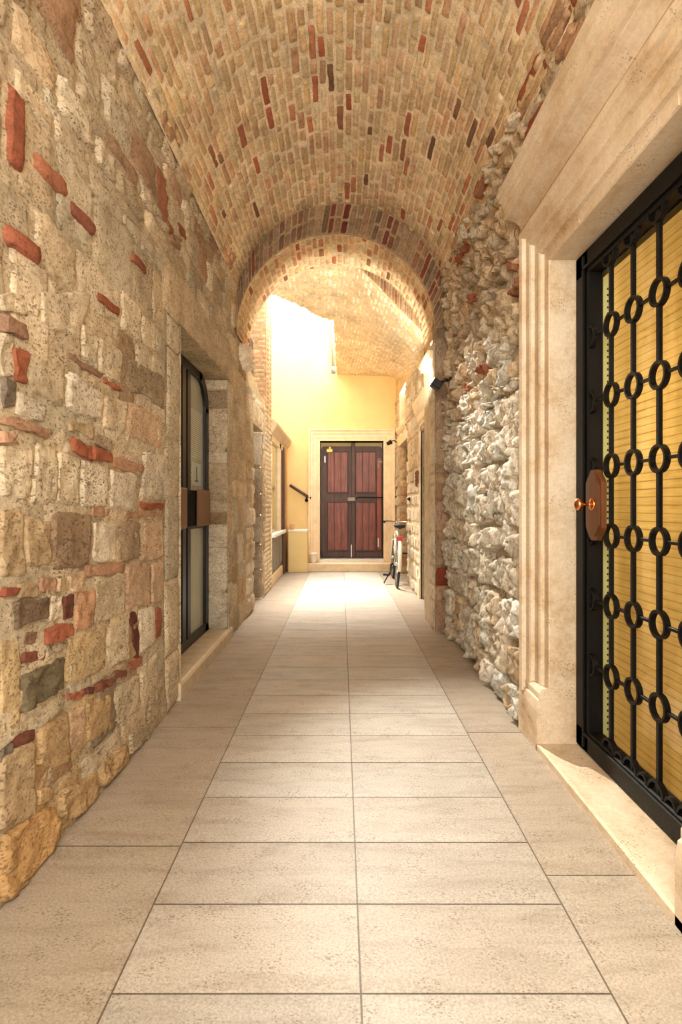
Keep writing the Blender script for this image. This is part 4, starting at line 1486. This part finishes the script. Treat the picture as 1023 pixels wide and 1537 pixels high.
# glazed opening behind the gate: dark box frame, perforated strip, pane, woven blind
gb = bpy.data.objects.new('window_3', None)
COL.objects.link(gb)
gb.location = (1.23, 2.12, .04)
struct(gb, 'amber woven blind behind glass in a dark box frame behind the iron gate', 'window')
bm = bmesh.new()
B = lambda x: x - 1.25
box(bm, B(1.190), B(1.222), G(2.55), G(2.63), -.0, 2.28)
box(bm, B(1.190), B(1.222), G(1.53), G(1.60), -.0, 2.28)
box(bm, B(1.190), B(1.222), G(1.53), G(2.63), 2.17, 2.28)
box(bm, B(1.190), B(1.222), G(1.53), G(2.63), -.0, .07)
obj('box_frame', bm, M_BLACK, gb)
bm = bmesh.new()
box(bm, B(1.222), B(1.253), G(2.55), G(2.63), .07, 2.17)
st = obj('perforated_strip', bm, simple_mat('pale_green_metal', srgb(206, 214, 152), .4, .2, .5, .05), gb)
st['label'] = 'pale green strip with a row of holes'
bm = bmesh.new()
for i in range(72):
    z_ = .09 + i * .0285
    box(bm, B(1.240), B(1.246), G(2.5485), G(2.552), z_, z_ + .010)
obj('slot', bm, M_BLACK, st)['kind'] = 'stuff'
mg, n_, l_, b_ = nt('window_glass')
out = n_['Material Output']
tr = n_.new('ShaderNodeBsdfTransparent')
tr.inputs['Color'].default_value = (.93, .93, .86, 1)
gl = n_.new('ShaderNodeBsdfGlossy')
gl.inputs['Roughness'].default_value = .02
mx = n_.new('ShaderNodeMixShader')
mx.inputs[0].default_value = .07
l_.new(tr.outputs[0], mx.inputs[1])
l_.new(gl.outputs[0], mx.inputs[2])
l_.new(mx.outputs[0], out.inputs['Surface'])
bm = bmesh.new()
box(bm, B(1.253), B(1.258), G(1.53), G(2.63), .0, 2.28)
obj('glass_pane', bm, mg, gb)
mb, n_, l_, b_ = nt('woven_blind')
out = n_['Material Output']
vv = mapping(n_, l_, (1, 1, 1))
wv = N(n_, 'ShaderNodeTexWave', Scale=9.5, Distortion=.35, Detail=3.0)
wv.bands_direction = 'Z'
wv.inputs['Detail Scale'].default_value = 1.5
l_.new(vv, wv.inputs['Vector'])
ns = N(n_, 'ShaderNodeTexNoise', Scale=5.0, Detail=6.0, Roughness=.6)
l_.new(mapping(n_, l_, (1, 1.0, 14)), ns.inputs['Vector'])
n2 = N(n_, 'ShaderNodeTexNoise', Scale=2.6, Detail=3.0)
l_.new(mapping(n_, l_, (1, 3, .25)), n2.inputs['Vector'])
c = ramp(n_, l_, ns.outputs['Fac'], [(.3, srgb(212, 192, 148)), (.55, srgb(226, 208, 166)), (.75, srgb(234, 218, 182))])
c = mixc(n_, l_, .65, c, ramp(n_, l_, wv.outputs['Fac'], [(.0, (.42, .34, .22)), (.07, g3(1.0))]), 'MULTIPLY')
c = mixc(n_, l_, .6, c, ramp(n_, l_, n2.outputs['Fac'], [(.3, (.74, .66, .48)), (.7, g3(1.1))]), 'MULTIPLY')
df = n_.new('ShaderNodeBsdfDiffuse')
tl = n_.new('ShaderNodeBsdfTranslucent')
l_.new(c, df.inputs['Color'])
l_.new(c, tl.inputs['Color'])
mx = n_.new('ShaderNodeMixShader')
mx.inputs[0].default_value = .45
l_.new(df.outputs[0], mx.inputs[1])
l_.new(tl.outputs[0], mx.inputs[2])
l_.new(mx.outputs[0], out.inputs['Surface'])
bm = bmesh.new()
box(bm, B(1.275), B(1.279), G(1.40), G(2.72), .0, 2.28)
obj('blind', bm, mb, gb)
# the lit room behind the blind
bm = bmesh.new()
x0, x1, y0, y1, z0, z1 = B(1.30), B(2.3), G(1.2), G(3.0), -.03, 2.4
vs_ = [bm.verts.new(p) for p in ((x0, y0, z0), (x1, y0, z0), (x1, y1, z0), (x0, y1, z0), (x0, y0, z1), (x1, y0, z1), (x1, y1, z1), (x0, y1, z1))]
for f in ((0, 1, 2, 3), (4, 5, 6, 7), (0, 1, 5, 4), (1, 2, 6, 5), (2, 3, 7, 6)):
    bm.faces.new([vs_[i] for i in f])
obj('interior', bm, M_WHITE, gb)

# ================================================================== BICYCLE
bk = thing('bicycle', 'white bicycle seen from behind leaning by the right wall near the far door', 'bicycle', (.78, 7.83, 0), rz=-.04)
bk.rotation_euler = (0, math.radians(3.2), -.04)
WR = .33


def wheel(name, yc):
    bm = bmesh.new()
    tube(bm, [(0, yc + WR * .945 * math.cos(a), WR + WR * .945 * math.sin(a)) for a in np.linspace(0, 2 * math.pi, 36, endpoint=False)], .018, 8, closed=True)
    wh = obj(name, bm, M_RUBBER, bk, True)
    bm = bmesh.new()
    flat_ring(bm, (0, yc, WR), WR * .91, WR * .87, .022, seg=36)
    obj('rim', bm, M_CHROME, wh)
    bm = bmesh.new()
    for i in range(18):
        a = 2 * math.pi * i / 18
        tube(bm, [(.02 * (-1) ** i, yc, WR), (0, yc + WR * .88 * math.cos(a), WR + WR * .88 * math.sin(a))], .0022, 5)
    tube(bm, [(-.05, yc, WR), (.05, yc, WR)], .022, 10)
    obj('hub_and_spokes', bm, M_CHROME, wh, True)
    return wh


wheel('rear_wheel', 0.0)
wheel('front_wheel', 1.04)
bm = bmesh.new()
st_, bb, hd_, hb = (0, .20, .72), (0, .42, .29), (0, .84, .76), (0, .88, .60)
tube(bm, [st_, bb], .017, 10)
tube(bm, [st_, hd_], .017, 10)
tube(bm, [bb, hb], .019, 10)
tube(bm, [hd_, hb], .021, 10)
for s_ in (-1, 1):
    tube(bm, [(s_ * .02, .40, .30), (s_ * .05, 0, WR)], .010, 8)
    tube(bm, [(s_ * .015, .205, .68), (s_ * .05, 0, WR)], .009, 8)
obj('frame', bm, M_BIKE, bk, True)
bm = bmesh.new()
for s_ in (-1, 1):
    tube(bm, [(s_ * .045, .885, .62), (s_ * .05, .96, .46), (s_ * .05, 1.04, WR)], .012, 8)
tube(bm, [(-.045, .885, .62), (.045, .885, .62)], .013, 8)
obj('fork', bm, M_BIKE, bk, True)
for (yc, a0, a1) in ((0.0, math.radians(20), math.radians(190)), (1.04, math.radians(20), math.radians(165))):
    bm = bmesh.new()
    A = np.linspace(a0, a1, 16)
    lo = []
    for a in A:
        L = []
        for dx, rr in ((-.026, .355), (-.016, .368), (.016, .368), (.026, .355), (.014, .362), (-.014, .362)):
            L.append(bm.verts.new((dx, yc + rr * math.cos(a), WR + rr * math.sin(a))))
        lo.append(L)
    for P_, Q_ in zip(lo, lo[1:]):
        for i in range(6):
            bm.faces.new((P_[i], P_[(i + 1) % 6], Q_[(i + 1) % 6], Q_[i]))
    bm.faces.new(lo[0])
    bm.faces.new(lo[-1][::-1])
    obj('mudguard', bm, M_BIKE, bk, True)
bm = bmesh.new()
tube(bm, [(0, .20, .70), (0, .17, .84)], .013, 10)
obj('seat_post', bm, M_CHROME, bk, True)
bm = bmesh.new()
sad = []
for (y_, hw, zt) in ((.02, .03, .862), (.04, .075, .872), (.09, .085, .872), (.15, .06, .868), (.21, .028, .866), (.27, .02, .862), (.285, .008, .858)):
    L = [bm.verts.new((hw * math.cos(a) * 1.0, y_, zt + .02 * math.sin(a) - (.016 if math.sin(a) < 0 else 0))) for a in np.linspace(0, 2 * math.pi, 12, endpoint=False)]
    sad.append(L)
for A, B_ in zip(sad, sad[1:]):
    for i in range(12):
        bm.faces.new((A[i], A[(i + 1) % 12], B_[(i + 1) % 12], B_[i]))
bm.faces.new(sad[0][::-1])
bm.faces.new(sad[-1])
obj('saddle', bm, M_RUBBER, bk, True)
bm = bmesh.new()
tube(bm, [(0, .84, .74), (0, .815, .87), (0, .83, .90)], .013, 10)
tube(bm, [(-.20, .60, .90), (-.20, .70, .905), (-.15, .80, .91), (-.04, .84, .905), (.04, .84, .905), (.15, .80, .91), (.20, .70, .905), (.20, .60, .90)], .011, 10)
hbk = obj('handlebar', bm, M_CHROME, bk, True)
for s_ in (-1, 1):
    bm = bmesh.new()
    tube(bm, [(s_ * .20, .58, .899), (s_ * .20, .70, .905)], .018, 10)
    obj('grip', bm, M_RUBBER, hbk, True)
bm = bmesh.new()
box(bm, -.036, .036, -.14, -.10, .655, .725, .008, 2)
o = obj('rear_reflector', bm, M_REFL, bk)
o['label'] = 'red rear light'
bm = bmesh.new()
box(bm, -.04, .04, -.10, .18, .712, .724, .003)
tube(bm, [(-.04, -.08, .715), (-.05, 0, WR)], .006, 6)
tube(bm, [(.04, -.08, .715), (.05, 0, WR)], .006, 6)
obj('luggage_rack', bm, M_CHROME, bk)
bm = bmesh.new()
tube(bm, [(-.07, .42, .29), (.07, .42, .29)], .018, 10)
tube(bm, [(-.075, .42, .29), (-.085, .36, .13)], .010, 8)
tube(bm, [(.075, .42, .29), (.085, .48, .45)], .010, 8)
box(bm, -.185, -.09, .31, .40, .12, .14, .004)
box(bm, .09, .185, .44, .53, .44, .46, .004)
flat_ring(bm, (.055, .42, .29), .09, .08, .006, seg=24)
obj('crank_and_pedals', bm, M_IRON, bk)
bm = bmesh.new()
tube(bm, [(-.04, .36, .27), (-.17, .30, .01)], .009, 8)
obj('kickstand', bm, M_IRON, bk, True)

# ================================================================== LIGHT
wd = bpy.data.worlds.new('sky')
SC.world = wd
wd.use_nodes = True
bg = wd.node_tree.nodes['Background']
bg.inputs['Color'].default_value = (1.0, .98, .95, 1)
bg.inputs['Strength'].default_value = 2.6


def light(name, kind, loc, energy, color, rot=None, **kw):
    d = bpy.data.lights.new(name, kind)
    d.energy = energy
    d.color = color
    for k_, v_ in kw.items():
        setattr(d, k_, v_)
    o = bpy.data.objects.new(name, d)
    COL.objects.link(o)
    o.location = loc
    if rot is not None:
        o.rotation_euler = rot
    return o


sun = light('sun', 'SUN', (0, 8, 8), 11.5, (1, .96, .90), angle=math.radians(38))
sun.rotation_euler = Vector((.2, -.28, -1)).to_track_quat('-Z', 'Y').to_euler()
rm = light('shop_lamp', 'POINT', (1.8, 2.1, 1.5), 30, (1, .94, .80), shadow_soft_size=.25)
lt = light('passage_fill', 'POINT', (0, -.35, 2.0), 54, (1, .92, .80), shadow_soft_size=.3)  # added fill light behind the camera, without any fixture
ls = light('arch_fill_spot', 'SPOT', (-.10, 5.85, 3.70), 560, (1, .94, .85), spot_size=math.radians(36), spot_blend=.9, shadow_soft_size=.025)  # added unseen spot that casts the jamb's shadow on the gate sill
ls.rotation_euler = (Vector((.95, 2.2, .2)) - Vector((-.10, 5.85, 3.70))).to_track_quat('-Z', 'Y').to_euler()
so = light('spotlight_beam', 'SPOT', (.965 - .26, 4.90, 2.20), 95, (1, .92, .78), spot_size=math.radians(92), spot_blend=.6, shadow_soft_size=.04)
so.rotation_euler = Vector((-1.0, 2.5, 1.15)).to_track_quat('-Z', 'Y').to_euler()

# ================================================================== CAMERA
cam = bpy.data.cameras.new('camera')
cam.sensor_fit = 'VERTICAL'
cam.sensor_height = 36.0
cam.sensor_width = 36.0
cam.lens = F / 1537 * 36
cam.shift_x = (1023 / 2 - CX) / 1537
cam.shift_y = (CY - 1537 / 2) / 1537
cam.clip_start = .02
co = bpy.data.objects.new('camera', cam)
COL.objects.link(co)
co.location = (0, 0, H)
co.rotation_euler = (math.pi / 2, 0, 0)
SC.camera = co

vs_ = SC.view_settings
vs_.view_transform = 'Standard'
vs_.look = 'None'
vs_.exposure = 1.38
vs_.gamma = 1.0
vs_.use_curve_mapping = False
SC.cycles.max_bounces = 10
SC.cycles.diffuse_bounces = 8
SC.cycles.use_denoising = True
SC.cycles.sample_clamp_indirect = 8
